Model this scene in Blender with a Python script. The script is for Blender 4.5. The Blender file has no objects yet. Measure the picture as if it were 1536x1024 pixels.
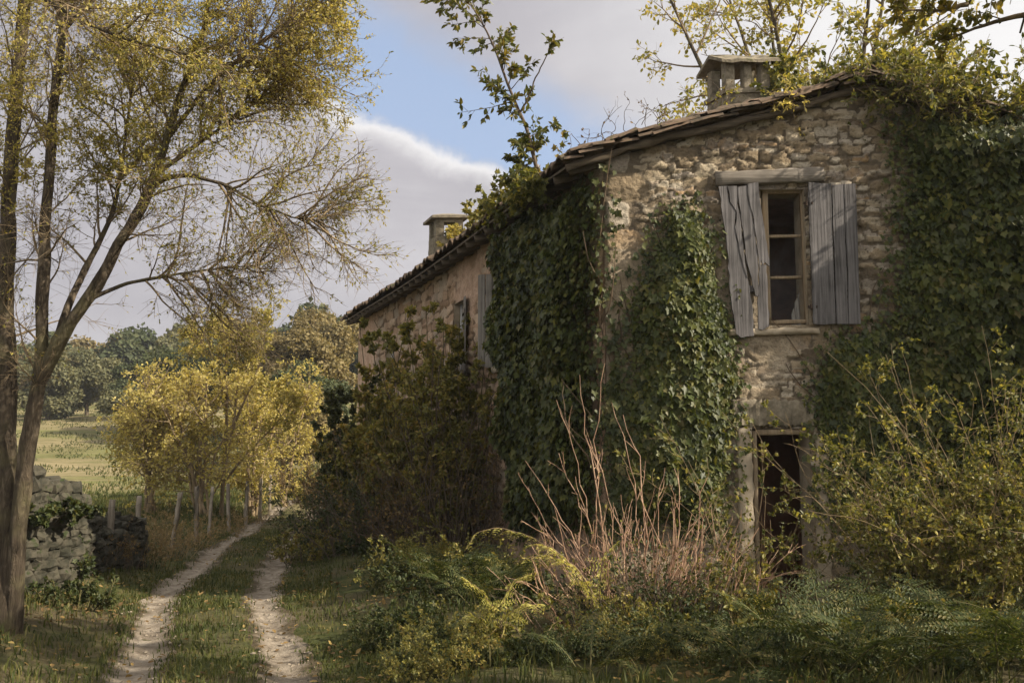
import bpy, math, random
import numpy as np
R = math.radians
PI = math.pi
sc = bpy.context.scene
COL = sc.collection

# ------------------------------------------------------------------ camera
FPX, PITCH, EYE = 1493.3, math.atan(178 / 1493.3), 1.6
CP, SP = math.cos(PITCH), math.sin(PITCH)
cam = bpy.data.cameras.new('camera'); cam.lens = 35; cam.sensor_width = 36; cam.clip_end = 3000
co = bpy.data.objects.new('camera', cam); COL.objects.link(co)
co.location = (0, 0, EYE); co.rotation_euler = (PI / 2 + PITCH, 0, 0)
sc.camera = co


def ray(px, py):
    px = np.asarray(px, float); py = np.asarray(py, float)
    u = 512 - py
    return np.stack([px - 768, FPX * CP - u * SP, FPX * SP + u * CP], -1)


def at(px, py, Y):                       # point of the photograph at depth Y
    r = ray(px, py)
    return r * (np.asarray(Y, float) / r[..., 1])[..., None] + np.array([0, 0, EYE])


def gx(px, py):                          # ground point (z = 0) under a pixel
    r = ray(px, py)
    return r * (-EYE / r[..., 2])[..., None] + np.array([0, 0, EYE])


def on_plane(px, py, P0, n):
    r = ray(px, py); o = np.array([0, 0, EYE])
    t = ((P0 - o) @ n) / (r @ n)
    return o + r * t[..., None]


# ------------------------------------------------------------------ noise
def _hash(ix, iy, seed):
    h = (ix.astype(np.int64) * 374761393 + iy.astype(np.int64) * 668265263 + seed * 982451653) & 0xffffffff
    h = ((h ^ (h >> 13)) * 1274126177) & 0xffffffff
    return ((h ^ (h >> 16)) & 0xffff) / 65535.0


def vnoise(x, y, seed=0):
    ix = np.floor(x); iy = np.floor(y); fx = x - ix; fy = y - iy
    fx = fx * fx * (3 - 2 * fx); fy = fy * fy * (3 - 2 * fy)
    a = _hash(ix, iy, seed); b = _hash(ix + 1, iy, seed); c = _hash(ix, iy + 1, seed); d = _hash(ix + 1, iy + 1, seed)
    return (a * (1 - fx) + b * fx) * (1 - fy) + (c * (1 - fx) + d * fx) * fy


def fbm(x, y, seed=0, o=4):
    s = 0; a = .5; t = 0
    for i in range(o):
        s = s + a * vnoise(x * 2 ** i, y * 2 ** i, seed + i * 17); t += a; a *= .5
    return s / t


def sstep(a, b, x):
    t = np.clip((x - a) / (b - a), 0, 1); return t * t * (3 - 2 * t)


def nrm(v):
    return v / np.maximum(np.linalg.norm(v, axis=-1, keepdims=True), 1e-9)


# ------------------------------------------------------------------ mesh builder
class MB:
    def __init__(s): s.V = []; s.F = []; s.n = 0; s.A = {}

    def add(s, V, *faces):
        V = np.asarray(V, float).reshape(-1, 3)
        s.V.append(V)
        for f in faces: s.F.append(np.asarray(f, np.int64) + s.n)
        s.n += len(V)

    def box(s, c, d, ax=None, jit=0, rng=None):
        """box centred at c, full size d, optional 3x3 axes (rows)"""
        q = np.array([[x, y, z] for z in (-.5, .5) for y in (-.5, .5) for x in (-.5, .5)]) * np.asarray(d)
        if jit: q = q + rng.normal(0, jit, q.shape)
        if ax is not None: q = q @ np.asarray(ax)
        s.add(q + np.asarray(c), [[0, 2, 3, 1], [4, 5, 7, 6], [0, 1, 5, 4], [2, 6, 7, 3], [0, 4, 6, 2], [1, 3, 7, 5]])

    def grid(s, P, keep=None, flip=False):
        n, m = P.shape[:2]
        i = np.arange(n * m).reshape(n, m)
        f = np.stack([i[:-1, :-1], i[1:, :-1], i[1:, 1:], i[:-1, 1:]], -1).reshape(-1, 4)
        if keep is not None: f = f[keep.reshape(-1)]
        if flip: f = f[:, ::-1]
        s.add(P.reshape(-1, 3), f)

    def tubes(s, P, Rr, sides=5):
        """P (n,k,3), Rr (n,k)"""
        if len(P) == 0: return
        n, k = P.shape[:2]
        T = np.gradient(P, axis=1); T = nrm(T)
        ref = np.zeros((n, 1, 3)); av = np.abs(T.mean(1)); ax = np.argmin(av, 1)
        ref[np.arange(n), 0, ax] = 1
        N = nrm(np.cross(T, ref)); B = np.cross(T, N)
        a = np.arange(sides) * 2 * PI / sides
        V = P[:, :, None, :] + Rr[:, :, None, None] * (np.cos(a)[:, None] * N[:, :, None, :] + np.sin(a)[:, None] * B[:, :, None, :])
        idx = np.arange(n * k * sides).reshape(n, k, sides)
        nx = np.roll(idx, -1, 2)
        f = np.stack([idx[:, :-1], nx[:, :-1], nx[:, 1:], idx[:, 1:]], -1).reshape(-1, 4)
        s.add(V, f)

    def prism(s, poly, y0, y1, jit=0):
        """outline (x,z) list extruded along y"""
        p = np.asarray(poly, float); n = len(p)
        V = np.concatenate([np.stack([p[:, 0], np.full(n, y0), p[:, 1]], 1), np.stack([p[:, 0], np.full(n, y1), p[:, 1]], 1)])
        i = np.arange(n); j = (i + 1) % n
        s.add(V, [list(i)], [list(i[::-1] + n)], np.stack([i, i + n, j + n, j], 1))

    def leaves(s, P, T, N, size, kind='oval', wid=1.0):
        tv, tf = TEMPL[kind]
        T = nrm(T); N = N - (N * T).sum(-1, keepdims=True) * T; N = nrm(N); X = np.cross(T, N)
        size = np.broadcast_to(size, (len(P),))[:, None, None]
        v = tv * np.array([wid, 1, 1])
        V = P[:, None, :] + size * (v[None, :, 0:1] * X[:, None] + v[None, :, 1:2] * T[:, None] + v[None, :, 2:3] * N[:, None])
        k = len(tv); base = (np.arange(len(P)) * k)[:, None, None]
        s.add(V, *[(np.asarray(f)[None] + base).reshape(-1, len(f[0])) for f in tf])

    def build(s, name, m, parent=None, smooth=False, attrs=None):
        me = bpy.data.meshes.new(name)
        V = np.concatenate(s.V) if s.V else np.zeros((0, 3))
        me.vertices.add(len(V)); me.vertices.foreach_set('co', V.astype(np.float32).ravel())
        idx = np.concatenate([f.ravel() for f in s.F]); tot = np.concatenate([np.full(len(f), f.shape[1]) for f in s.F])
        me.loops.add(len(idx)); me.loops.foreach_set('vertex_index', idx.astype(np.int32))
        me.polygons.add(len(tot))
        st = np.concatenate([[0], np.cumsum(tot)[:-1]])
        me.polygons.foreach_set('loop_start', st.astype(np.int32))
        if smooth: me.polygons.foreach_set('use_smooth', np.ones(len(tot), bool))
        else: me.polygons.foreach_set('use_smooth', np.zeros(len(tot), bool))
        me.update(calc_edges=True)
        for k, a in (attrs or {}).items():
            at_ = me.attributes.new(k, 'FLOAT', 'POINT'); at_.data.foreach_set('value', np.asarray(a, np.float32))
        me.materials.append(m)
        o = bpy.data.objects.new(name, me); COL.objects.link(o)
        if parent is not None: o.parent = parent
        return o


TEMPL = {
    'oval': (np.array([(0, 0, 0), (.27, .33, .06), (.22, .7, .05), (0, 1, -.05), (-.22, .7, .05), (-.27, .33, .06)]), [[(0, 1, 2, 3)], [(0, 3, 4, 5)]]),
    'lance': (np.array([(0, 0, 0), (.15, .35, .04), (.11, .72, .02), (0, 1, -.08), (-.11, .72, .02), (-.15, .35, .04)]), [[(0, 1, 2, 3)], [(0, 3, 4, 5)]]),
    'diamond': (np.array([(0, 0, 0), (.34, .5, .08), (0, 1, 0), (-.34, .5, .08)]), [[(0, 1, 2)], [(0, 2, 3)]]),
    'ivy': (np.array([(0, .06, 0), (.36, -.12, .05), (.3, .2, .02), (.52, .42, .06), (.24, .56, .02), (0, 1, -.06), (-.24, .56, .02), (-.52, .42, .06), (-.3, .2, .02), (-.36, -.12, .05)]),
            [[(0, 1, 2, 3, 4, 5)], [(0, 5, 6, 7, 8, 9)]]),
    'clump': (np.array([(0, 0, 0), (.5, .2, .12), (.38, .75, -.06), (-.1, 1, .1), (-.5, .62, -.08), (-.42, .12, .1)]), [[(0, 1, 2)], [(0, 3, 4)], [(0, 4, 5)], [(0, 2, 3)]]),
}

# ------------------------------------------------------------------ object helpers


def tag(o, label=None, cat=None, group=None, kind=None):
    if label: o['label'] = label
    if cat: o['category'] = cat
    if group: o['group'] = group
    if kind: o['kind'] = kind
    return o


def thing(name, label, cat, loc=(0, 0, 0), group=None, rz=0):
    o = bpy.data.objects.new(name, None); COL.objects.link(o)
    o.location = loc; o.rotation_euler = (0, 0, rz); o.empty_display_size = .2
    return tag(o, label, cat, group)


def dup(root, loc, rz=0, scale=1, label=None):
    r = root.copy(); COL.objects.link(r); r.location = loc; r.rotation_euler = (0, 0, rz)
    r.scale = (scale,) * 3 if np.isscalar(scale) else scale
    if label: r['label'] = label
    for ch in list(root.children):
        c = ch.copy(); COL.objects.link(c); c.parent = r
        for g in ch.children:
            d = g.copy(); COL.objects.link(d); d.parent = c
    return r


# ------------------------------------------------------------------ materials
class NT:
    def __init__(s, name):
        s.m = bpy.data.materials.new(name); s.m.use_nodes = True
        s.t = s.m.node_tree; s.t.nodes.clear()
        s.out = s.t.nodes.new('ShaderNodeOutputMaterial')

    def n(s, typ, **kw):
        x = s.t.nodes.new(typ)
        for k, v in kw.items():
            if k.startswith('i_'):
                s.set(x.inputs[k[2:].replace('_', ' ')], v)
            else: setattr(x, k, v)
        return x

    def set(s, sock, v):
        if isinstance(v, bpy.types.NodeSocket): s.t.links.new(v, sock)
        elif isinstance(v, tuple) and len(v) == 3 and sock.type == 'RGBA': sock.default_value = (*v, 1)
        else: sock.default_value = v

    def math(s, op, a, b=0.0, c=None, clamp=False):
        x = s.t.nodes.new('ShaderNodeMath'); x.operation = op; x.use_clamp = clamp
        s.set(x.inputs[0], a); s.set(x.inputs[1], b)
        if c is not None: s.set(x.inputs[2], c)
        return x.outputs[0]

    def mix(s, f, a, b, blend='MIX'):
        x = s.t.nodes.new('ShaderNodeMix'); x.data_type = 'RGBA'; x.blend_type = blend
        s.set(x.inputs[0], f); s.set(x.inputs[6], a); s.set(x.inputs[7], b)
        return x.outputs[2]

    def ramp(s, f, stops, interp='LINEAR'):
        x = s.t.nodes.new('ShaderNodeValToRGB'); x.color_ramp.interpolation = interp
        e = x.color_ramp.elements
        while len(e) < len(stops): e.new(.5)
        for k, (p, c) in enumerate(stops):
            e[k].position = p; e[k].color = (*c, 1) if not np.isscalar(c) else (c, c, c, 1)
        s.set(x.inputs[0], f); return x.outputs[0]

    def noise(s, vec, scale, detail=4, rough=.55, dist=0.0):
        x = s.t.nodes.new('ShaderNodeTexNoise'); x.inputs['Scale'].default_value = scale
        x.inputs['Detail'].default_value = detail; x.inputs['Roughness'].default_value = rough; x.inputs['Distortion'].default_value = dist
        if vec is not None: s.t.links.new(vec, x.inputs['Vector'])
        return x.outputs['Fac']

    def coord(s, scale=None):
        x = s.t.nodes.new('ShaderNodeTexCoord').outputs['Object']
        if scale is None: return x
        m = s.t.nodes.new('ShaderNodeMapping'); m.inputs['Scale'].default_value = scale
        s.t.links.new(x, m.inputs[0]); return m.outputs[0]

    def attr(s, name):
        x = s.t.nodes.new('ShaderNodeAttribute'); x.attribute_name = name; return x.outputs['Fac']

    def bump(s, h, strength=.5, dist=.02):
        x = s.t.nodes.new('ShaderNodeBump'); x.inputs['Strength'].default_value = strength; x.inputs['Distance'].default_value = dist
        s.set(x.inputs['Height'], h); return x.outputs[0]

    def bsdf(s, col, rough=.8, spec=.3, normal=None):
        b = s.t.nodes.new('ShaderNodeBsdfPrincipled')
        s.set(b.inputs['Base Color'], col); s.set(b.inputs['Roughness'], rough); s.set(b.inputs['Specular IOR Level'], spec)
        if normal is not None: s.set(b.inputs['Normal'], normal)
        return b.outputs[0]

    def done(s, sh):
        s.t.links.new(sh, s.out.inputs['Surface']); return s.m


def leaf_mat(name, cols, trans=.35, rough=.55, spec=.3, patch=1.2, pcol=None, tint=(1.25, 1.15, .55)):
    """leaf colours vary per leaf (one island each) and in broad patches"""
    t = NT(name)
    g = t.n('ShaderNodeNewGeometry').outputs['Random Per Island']
    pn = t.noise(t.coord(), patch, 3)
    f = t.math('ADD', t.math('MULTIPLY', g, .65), t.math('MULTIPLY', t.math('SUBTRACT', pn, .5), 1.1), None)
    f = t.math('ADD', f, .17, None, True)
    c = t.ramp(f, [(i / (len(cols) - 1), q) for i, q in enumerate(cols)])
    b = t.bsdf(c, rough, spec)
    if trans:
        tr = t.n('ShaderNodeBsdfTranslucent'); t.set(tr.inputs[0], t.mix(1.0, c, tint, 'MULTIPLY'))
        m = t.n('ShaderNodeMixShader'); m.inputs[0].default_value = trans
        t.t.links.new(b, m.inputs[1]); t.t.links.new(tr.outputs[0], m.inputs[2]); b = m.outputs[0]
    return t.done(b)


def bark_mat(name, c1, c2, c3, scale=(14, 14, 3), lich=None):
    t = NT(name)
    n1 = t.noise(t.coord(scale), 1.0, 6, .7, .6); n2 = t.noise(t.coord(), 2.2, 4)
    c = t.ramp(n1, [(.3, c1), (.52, c2), (.72, c3)])
    if lich is not None: c = t.mix(t.ramp(n2, [(.5, 0.0), (.64, .75)]), c, lich)
    return t.done(t.bsdf(c, .9, .15, t.bump(n1, 1.0, .06)))


def plain_noise_mat(name, stops, scale=6, rough=.85, bs=.4, bd=.01, stretch=None, spec=.2, detail=7):
    t = NT(name)
    n1 = t.noise(t.coord(stretch), scale, detail, .65, .3)
    return t.done(t.bsdf(t.ramp(n1, stops), rough, spec, t.bump(n1, bs, bd)))


M = {}
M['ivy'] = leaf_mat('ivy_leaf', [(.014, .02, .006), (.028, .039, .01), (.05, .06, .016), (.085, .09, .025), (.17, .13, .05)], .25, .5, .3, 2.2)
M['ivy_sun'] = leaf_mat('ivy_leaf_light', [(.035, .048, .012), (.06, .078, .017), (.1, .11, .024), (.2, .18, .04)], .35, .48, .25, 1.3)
M['olive'] = leaf_mat('olive_leaf', [(.05, .058, .018), (.14, .14, .036), (.25, .22, .056), (.38, .26, .08)], .35, .5, .3, 1.4)
M['bramble'] = leaf_mat('bramble_leaf', [(.032, .042, .012), (.08, .092, .022), (.2, .19, .045), (.46, .39, .11)], .45, .5, .35, 1.6)
M['yellow'] = leaf_mat('yellow_leaf', [(.14, .14, .04), (.38, .33, .1), (.54, .46, .17), (.62, .53, .25)], .5, .55, .25, .7)
M['gold'] = leaf_mat('gold_leaf', [(.11, .125, .035), (.22, .215, .055), (.36, .31, .08), (.46, .36, .1)], .5, .55, .25, .8)
M['willow'] = leaf_mat('pale_green_leaf', [(.07, .085, .022), (.14, .14, .03), (.24, .2, .04), (.34, .23, .04)], .42, .55, .25, .9)
M['fig'] = leaf_mat('sapling_leaf', [(.04, .055, .014), (.075, .09, .02), (.14, .13, .028), (.24, .17, .04)], .4, .45, .35, 2)
M['brown'] = leaf_mat('withered_leaf', [(.06, .04, .02), (.11, .075, .035), (.18, .12, .05), (.14, .13, .04)], .3, .7, .2, 2)
M['fern'] = leaf_mat('fern_green', [(.018, .028, .009), (.04, .055, .016), (.08, .095, .03), (.22, .17, .065)], .35, .55, .25, 2.6)
M['fernsun'] = leaf_mat('fern_sunlit', [(.22, .23, .06), (.38, .37, .1), (.52, .47, .16), (.58, .48, .2)], .4, .6, .25, 2)  # paler copy of the fern, sunlight on the fronds put into its colour
M['weed'] = leaf_mat('weed_green', [(.014, .023, .007), (.03, .043, .012), (.055, .068, .018), (.13, .115, .035)], .3, .55, .3, 1.5)
M['dry'] = leaf_mat('dry_stalk', [(.14, .1, .05), (.26, .19, .1), (.4, .3, .17)], .3, .8, .1, 2)
M['farA'] = leaf_mat('dark_wood_leaf', [(.03, .042, .018), (.055, .068, .027), (.095, .1, .042)], .2, .6, .2, .15)
M['farB'] = leaf_mat('brown_wood_leaf', [(.09, .08, .038), (.16, .13, .055), (.24, .185, .08), (.13, .13, .05)], .3, .6, .2, .12)
M['farC'] = leaf_mat('grey_wood_leaf', [(.08, .09, .05), (.13, .13, .065), (.2, .18, .085)], .3, .6, .2, .12)
M['bark'] = bark_mat('grey_bark', (.022, .017, .012), (.075, .058, .04), (.2, .16, .112), (18, 18, 4), (.13, .115, .06))
M['limb'] = bark_mat('smooth_bark', (.1, .075, .045), (.22, .165, .1), (.34, .26, .16), (10, 10, 2))
M['twig'] = plain_noise_mat('twig_bark', [(.3, (.07, .05, .035)), (.7, (.17, .12, .075))], 9)
M['cane'] = plain_noise_mat('red_cane', [(.3, (.09, .055, .036)), (.48, (.25, .145, .088)), (.72, (.48, .33, .215))], 7, .6, .3, .004, None, .35)
M['brier'] = plain_noise_mat('brier_stem', [(.3, (.1, .07, .04)), (.7, (.3, .22, .12))], 7, .7)
M['stem'] = plain_noise_mat('green_stem', [(.3, (.05, .05, .02)), (.7, (.13, .11, .045))], 9)
M['dead'] = plain_noise_mat('dead_stem', [(.3, (.05, .038, .028)), (.7, (.14, .105, .075))], 9)


def wall_mat(name, stone, joint, plaster, dirt):
    t = NT(name)
    cc = t.coord()
    fine = t.noise(cc, 26, 6, .7); mid = t.noise(cc, 5.5, 5, .6, .4); broad = t.noise(cc, .75, 4, .6)
    sr = t.attr('srand'); jn = t.attr('joint'); pl = t.attr('plast')
    c = t.ramp(t.math('ADD', sr, t.math('MULTIPLY', t.math('SUBTRACT', mid, .5), .5)), stone)
    c = t.mix(t.ramp(jn, [(.3, 1.0), (.75, 0.0)]), c, joint)
    pc = t.ramp(mid, [(.3, plaster[0]), (.5, plaster[1]), (.7, plaster[2])])
    c = t.mix(pl, c, pc)
    c = t.mix(t.ramp(fine, [(.32, .55), (.5, 0.0)]), c, dirt)
    c = t.mix(t.ramp(broad, [(.42, 0.0), (.62, .75)]), c, t.mix(.5, c, dirt))
    return t.done(t.bsdf(c, .93, .12, t.bump(t.math('ADD', fine, t.math('MULTIPLY', mid, .8)), 1.0, .04)))


M['gable'] = wall_mat('rubble_stone', [(.0, (.16, .125, .088)), (.22, (.31, .24, .155)), (.46, (.42, .345, .24)), (.7, (.5, .44, .35)), (.86, (.29, .245, .2)), (1.0, (.42, .29, .165))],
                      (.17, .138, .1), ((.24, .19, .13), (.38, .31, .22), (.5, .42, .31)), (.07, .056, .04))
M['facade'] = wall_mat('pink_plastered_stone', [(.0, (.3, .2, .125)), (.4, (.5, .345, .23)), (.7, (.6, .46, .33)), (1.0, (.42, .35, .27))],
                       (.2, .14, .09), ((.42, .275, .195), (.58, .4, .285), (.68, .5, .38)), (.12, .092, .064))
M['old_stone'] = plain_noise_mat('dressed_stone', [(.25, (.15, .125, .09)), (.45, (.3, .25, .18)), (.62, (.38, .32, .24)), (.78, (.24, .21, .16))], 5, .92, .8, .02)
M['lichen_stone'] = plain_noise_mat('lichen_stone', [(.25, (.05, .045, .03)), (.42, (.13, .112, .08)), (.56, (.24, .205, .15)), (.68, (.1, .1, .045)), (.8, (.28, .25, .19))], 6, .92, .9, .03)
M['dark_stone'] = plain_noise_mat('mossy_shaded_stone', [(.25, (.012, .012, .008)), (.42, (.03, .029, .02)), (.58, (.066, .059, .043)), (.66, (.026, .036, .012))], 5, .92, .9, .03)  # moss tones, with the stone colour darkened further to carry tree shade
M['tile'] = plain_noise_mat('old_roof_tile', [(.25, (.03, .027, .02)), (.42, (.085, .065, .045)), (.56, (.16, .11, .075)), (.68, (.065, .07, .03)), (.8, (.17, .15, .115))], 5, .9, .8, .02)


def wood_mat(name, stops, ax='z'):
    t = NT(name)
    st = {'z': (34, 34, .9), 'x': (.9, 34, 34)}[ax]
    n1 = t.noise(t.coord(st), 1.0, 8, .75, .12); n2 = t.noise(t.coord(), 3, 4)
    f = t.math('ADD', t.math('MULTIPLY', n1, .75), t.math('MULTIPLY', n2, .25))
    return t.done(t.bsdf(t.ramp(f, stops), .85, .2, t.bump(n1, .9, .012)))


M['grey_wood'] = wood_mat('weathered_grey_wood', [(.34, (.018, .017, .016)), (.45, (.075, .07, .069)), (.55, (.135, .127, .126)), (.68, (.22, .207, .205))])
M['lintel_wood'] = wood_mat('weathered_beam', [(.3, (.06, .052, .042)), (.45, (.14, .122, .1)), (.56, (.21, .185, .155)), (.7, (.29, .255, .215))], 'x')
M['frame_wood'] = wood_mat('bare_frame_wood', [(.3, (.1, .075, .048)), (.45, (.22, .17, .11)), (.56, (.31, .24, .16)), (.7, (.38, .3, .21))])
M['dark_wood'] = wood_mat('dark_timber', [(.3, (.03, .024, .018)), (.5, (.09, .07, .048)), (.7, (.17, .135, .095))], 'x')
M['old_shutter'] = wood_mat('bleached_shutter_wood', [(.33, (.05, .044, .038)), (.45, (.15, .138, .122)), (.56, (.25, .232, .21)), (.68, (.36, .34, .315))])
M['post_wood'] = wood_mat('old_post_wood', [(.3, (.06, .048, .036)), (.45, (.17, .145, .11)), (.58, (.28, .24, .19)), (.7, (.38, .33, .265))])
M['white_wood'] = wood_mat('flaking_pale_paint', [(.3, (.12, .11, .1)), (.45, (.3, .29, .28)), (.6, (.46, .45, .44)), (.7, (.55, .54, .53))])
M['room'] = plain_noise_mat('stained_room_plaster', [(.3, (.2, .1, .06)), (.5, (.4, .2, .125)), (.7, (.55, .34, .24))], 2.2)
M['iron'] = plain_noise_mat('rusty_iron', [(.3, (.02, .016, .014)), (.7, (.07, .045, .03))], 20, .7)
M['rag'] = plain_noise_mat('torn_net_curtain', [(.3, (.2, .19, .17)), (.7, (.36, .34, .3))], 9)
t = NT('dusty_glass')
gl = t.n('ShaderNodeBsdfGlossy'); gl.inputs['Roughness'].default_value = .12; gl.inputs['Color'].default_value = (.8, .8, .8, 1)
tp = t.n('ShaderNodeBsdfTransparent'); mx = t.n('ShaderNodeMixShader')
fz = t.n('ShaderNodeFresnel'); fz.inputs[0].default_value = 1.45
t.t.links.new(t.math('MULTIPLY', fz.outputs[0], .3), mx.inputs[0]); t.t.links.new(tp.outputs[0], mx.inputs[1]); t.t.links.new(gl.outputs[0], mx.inputs[2])
M['glass'] = t.done(mx.outputs[0])

# ground material: turf, bare soil, dry meadow
t = NT('turf')
cc = t.coord()
a = t.noise(cc, .35, 5, .6); b = t.noise(cc, 3.2, 6, .65); c_ = t.noise(cc, 22, 4, .7)
mead = t.noise(t.coord((.05, .13, 1)), 1.0, 6, .65, .6)
near = t.ramp(b, [(.3, (.03, .036, .014)), (.5, (.055, .062, .02)), (.66, (.1, .085, .035))])
soil = t.ramp(c_, [(.3, (.05, .038, .024)), (.7, (.14, .105, .065))])
near = t.mix(t.ramp(a, [(.46, 0.0), (.6, .7)]), near, soil)
far = t.ramp(mead, [(.3, (.085, .105, .032)), (.42, (.15, .155, .055)), (.52, (.23, .19, .1)), (.7, (.31, .25, .15))])
sep = t.n('ShaderNodeSeparateXYZ'); t.t.links.new(cc, sep.inputs[0])
fy = t.ramp(t.math('DIVIDE', t.math('SUBTRACT', sep.outputs[1], 20), 30, None, True), [(.0, 0.0), (.7, 1.0)])
rough = t.noise(t.coord((.5, 1.6, 1)), 1.0, 6, .75)
far = t.mix(t.ramp(rough, [(.42, .75), (.56, 0.0)]), far, t.ramp(b, [(.3, (.07, .085, .028)), (.7, (.16, .13, .06))]))
gcol = t.mix(t.mix(1.0, fy, t.ramp(b, [(.2, .75), (.6, 1.0)]), 'MULTIPLY'), near, far)
M['ground'] = t.done(t.bsdf(gcol, .95, .1, t.bump(t.math('ADD', b, c_), .8, .05)))
t = NT('pale_track_dirt')
cc = t.coord(); a = t.noise(cc, 4.5, 7, .65, .3); b = t.noise(cc, 1.3, 5, .65); c_ = t.noise(cc, 24, 5, .7)
pale = t.ramp(a, [(.28, (.09, .073, .053)), (.42, (.18, .148, .112)), (.56, (.27, .23, .18)), (.72, (.38, .33, .265))])
dark = t.ramp(c_, [(.3, (.04, .034, .02)), (.7, (.12, .092, .056))])
e = t.math('ADD', t.math('MULTIPLY', t.attr('edge'), .75), t.math('ADD', t.math('MULTIPLY', t.math('SUBTRACT', a, .5), 1.2), t.math('MULTIPLY', t.math('SUBTRACT', b, .5), 1.7)))
M['dirt'] = t.done(t.bsdf(t.mix(t.ramp(e, [(.3, 0.0), (.62, 1.0)]), pale, dark), .95, .1, t.bump(t.math('ADD', a, c_), .9, .04)))
M['grass'] = leaf_mat('grass_blade', [(.024, .034, .01), (.045, .058, .015), (.08, .088, .024), (.2, .16, .065)], .3, .6, .2, .8)
M['litter'] = leaf_mat('fallen_leaf', [(.07, .045, .02), (.14, .09, .04), (.24, .16, .06), (.3, .23, .08)], .2, .75, .15, 1)
M['pebble'] = plain_noise_mat('pale_pebble', [(.3, (.1, .08, .058)), (.7, (.27, .23, .175))], 9)

# ------------------------------------------------------------------ house frame
NC = np.array([1.09, 11.5, 0.0]); FC = np.array([-3.86, 25.1, 0.0])
LEN = np.linalg.norm(FC - NC); D = (FC - NC) / LEN; NOUT = np.array([D[1] * -1, D[0], 0.0])
if NOUT[0] > 0: NOUT = -NOUT
X1 = np.array([1.0, 0, 0]); Z1 = np.array([0, 0, 1.0])
EAVE, HALF, SLOPE = 5.14, 3.05, .27
GN = np.array([0, -1.0, 0])
SUN = nrm(np.array([.80, -.26, .54]))

# ------------------------------------------------------------------ ground
TRK = np.array([(-20, 1.5), (0, -.6), (5, -1.85), (7.7, -2.3), (12.57, -3.68), (15.9, -4.4), (21.7, -5.3), (27, -6.05), (31, -6.6), (36, -6.9), (42, -6.3), (50, -4), (60, 0)])


def track_x(y): return np.interp(y, TRK[:, 0], TRK[:, 1]) + .05 * np.sin(y * .9)


GAUGE = .62


def ground_h(x, y):
    x = np.asarray(x, float); y = np.asarray(y, float)
    s = 6.0
    q = (y - 36) / s
    rise = .1 * s * np.where(q > 20, q, np.log1p(np.exp(np.clip(q, -30, 20))))
    rise = np.where(y > 170, .1 * (170 - 36) + (y - 170) * .045, rise)
    rise = np.minimum(rise, 24)
    hill = 5 * sstep(60, 130, y) * sstep(-60, 0, x)
    h = rise + hill + (fbm(x * .02, y * .02, 5) - .5) * 5 * sstep(40, 120, y)
    nb = (fbm(x * .7, y * .7, 1) - .5) * .16 * sstep(45, 25, y)
    d = np.abs(np.abs(x - track_x(y)) - GAUGE)
    rut = -.06 * np.exp(-(d / .22) ** 2)
    bank = .22 * sstep(1.0, 2.2, np.abs(x - track_x(y))) * sstep(38, 30, y)
    ins = sstep(-.8, .2, x - (NC[0] + D[0] / D[1] * (y - NC[1]))) * sstep(10.0, 11.2, y) * sstep(28, 25, y)
    h = (h + nb + rut + bank - .1)
    return h * (1 - ins) + (-.05) * ins


def axis(a):
    out = []
    for lo, hi, st in a: out += list(np.arange(lo, hi, st))
    return np.array(out)


gxs = axis([(-700, -120, 20), (-120, -30, 3), (-30, -9, .5), (-9, 3, .085), (3, 12, .25), (12, 40, 1.2), (40, 160, 6), (160, 701, 20)])
gys = axis([(-60, 3, 1.5), (3, 22, .085), (22, 40, .3), (40, 140, 1.5), (140, 300, 6), (300, 1501, 30)])
GX, GY = np.meshgrid(gxs, gys, indexing='ij')
mb = MB(); mb.grid(np.stack([GX, GY, ground_h(GX, GY)], -1))
tag(mb.build('ground', M['ground'], None, True), kind='structure')

# the two worn wheel ruts of the track
mb = MB(); rng = np.random.default_rng(3); EDG = []
for sgn in (-1, 1):
    ys = np.arange(3.0, 48, .06); ww = np.linspace(-1, 1, 13)
    wl = .27 + .22 * (fbm(ys * 1.3, ys * 0 + sgn, 7) - .5) + .06 * (vnoise(ys * 9, ys * 0, 8) - .5)
    wr = .27 + .22 * (fbm(ys * 1.3, ys * 0 + sgn, 9) - .5) + .06 * (vnoise(ys * 9, ys * 0, 10) - .5)
    half = np.where(ww[None] < 0, wl[:, None], wr[:, None])
    xx = track_x(ys)[:, None] + sgn * GAUGE + ww[None] * half
    yy = np.repeat(ys[:, None], 13, 1)
    zz = ground_h(xx, yy) + .012 + .035 * (fbm(xx * 5, yy * 5, 3) - .5) * (1 - ww[None] ** 2) - .02 * (np.abs(ww[None]) > .95)
    P = np.stack([xx, yy, zz], -1)
    mb.grid(P, None, True); EDG.append((np.abs(ww)[None] + 0 * xx).ravel())
tag(mb.build('dirt_track', M['dirt'], None, True, {'edge': np.concatenate(EDG)}), kind='structure')

# pebbles, leaf litter, grass  (nobody could count them)
mb = MB()
n = 1000; y = 4 + 24 * rng.random(n) ** 1.6; s_ = rng.choice([-1, 1], n)
x = track_x(y) + s_ * GAUGE + rng.normal(0, .16, n)
P = np.stack([x, y, ground_h(x, y) + .012], 1); r = rng.uniform(.006, .028, n)
oct_ = np.array([(1, 0, 0), (0, 1, 0), (-1, 0, 0), (0, -1, 0), (0, 0, .7), (.7, .7, .35), (-.7, .6, .3)])
q = P[:, None] + r[:, None, None] * oct_[None] * rng.uniform(.6, 1.3, (n, 7, 3)) * np.array([1, 1, .8])
mb.add(q, (np.arange(n) * 7)[:, None, None].repeat(6, 1).reshape(-1, 1) + np.tile([[0, 5, 4], [5, 1, 4], [1, 6, 4], [6, 2, 4], [2, 3, 4], [3, 0, 4]], (n, 1)))
tag(mb.build('loose_pebbles', M['pebble']), 'small pale stones lying loose in the wheel ruts', 'pebbles', kind='stuff')


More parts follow.
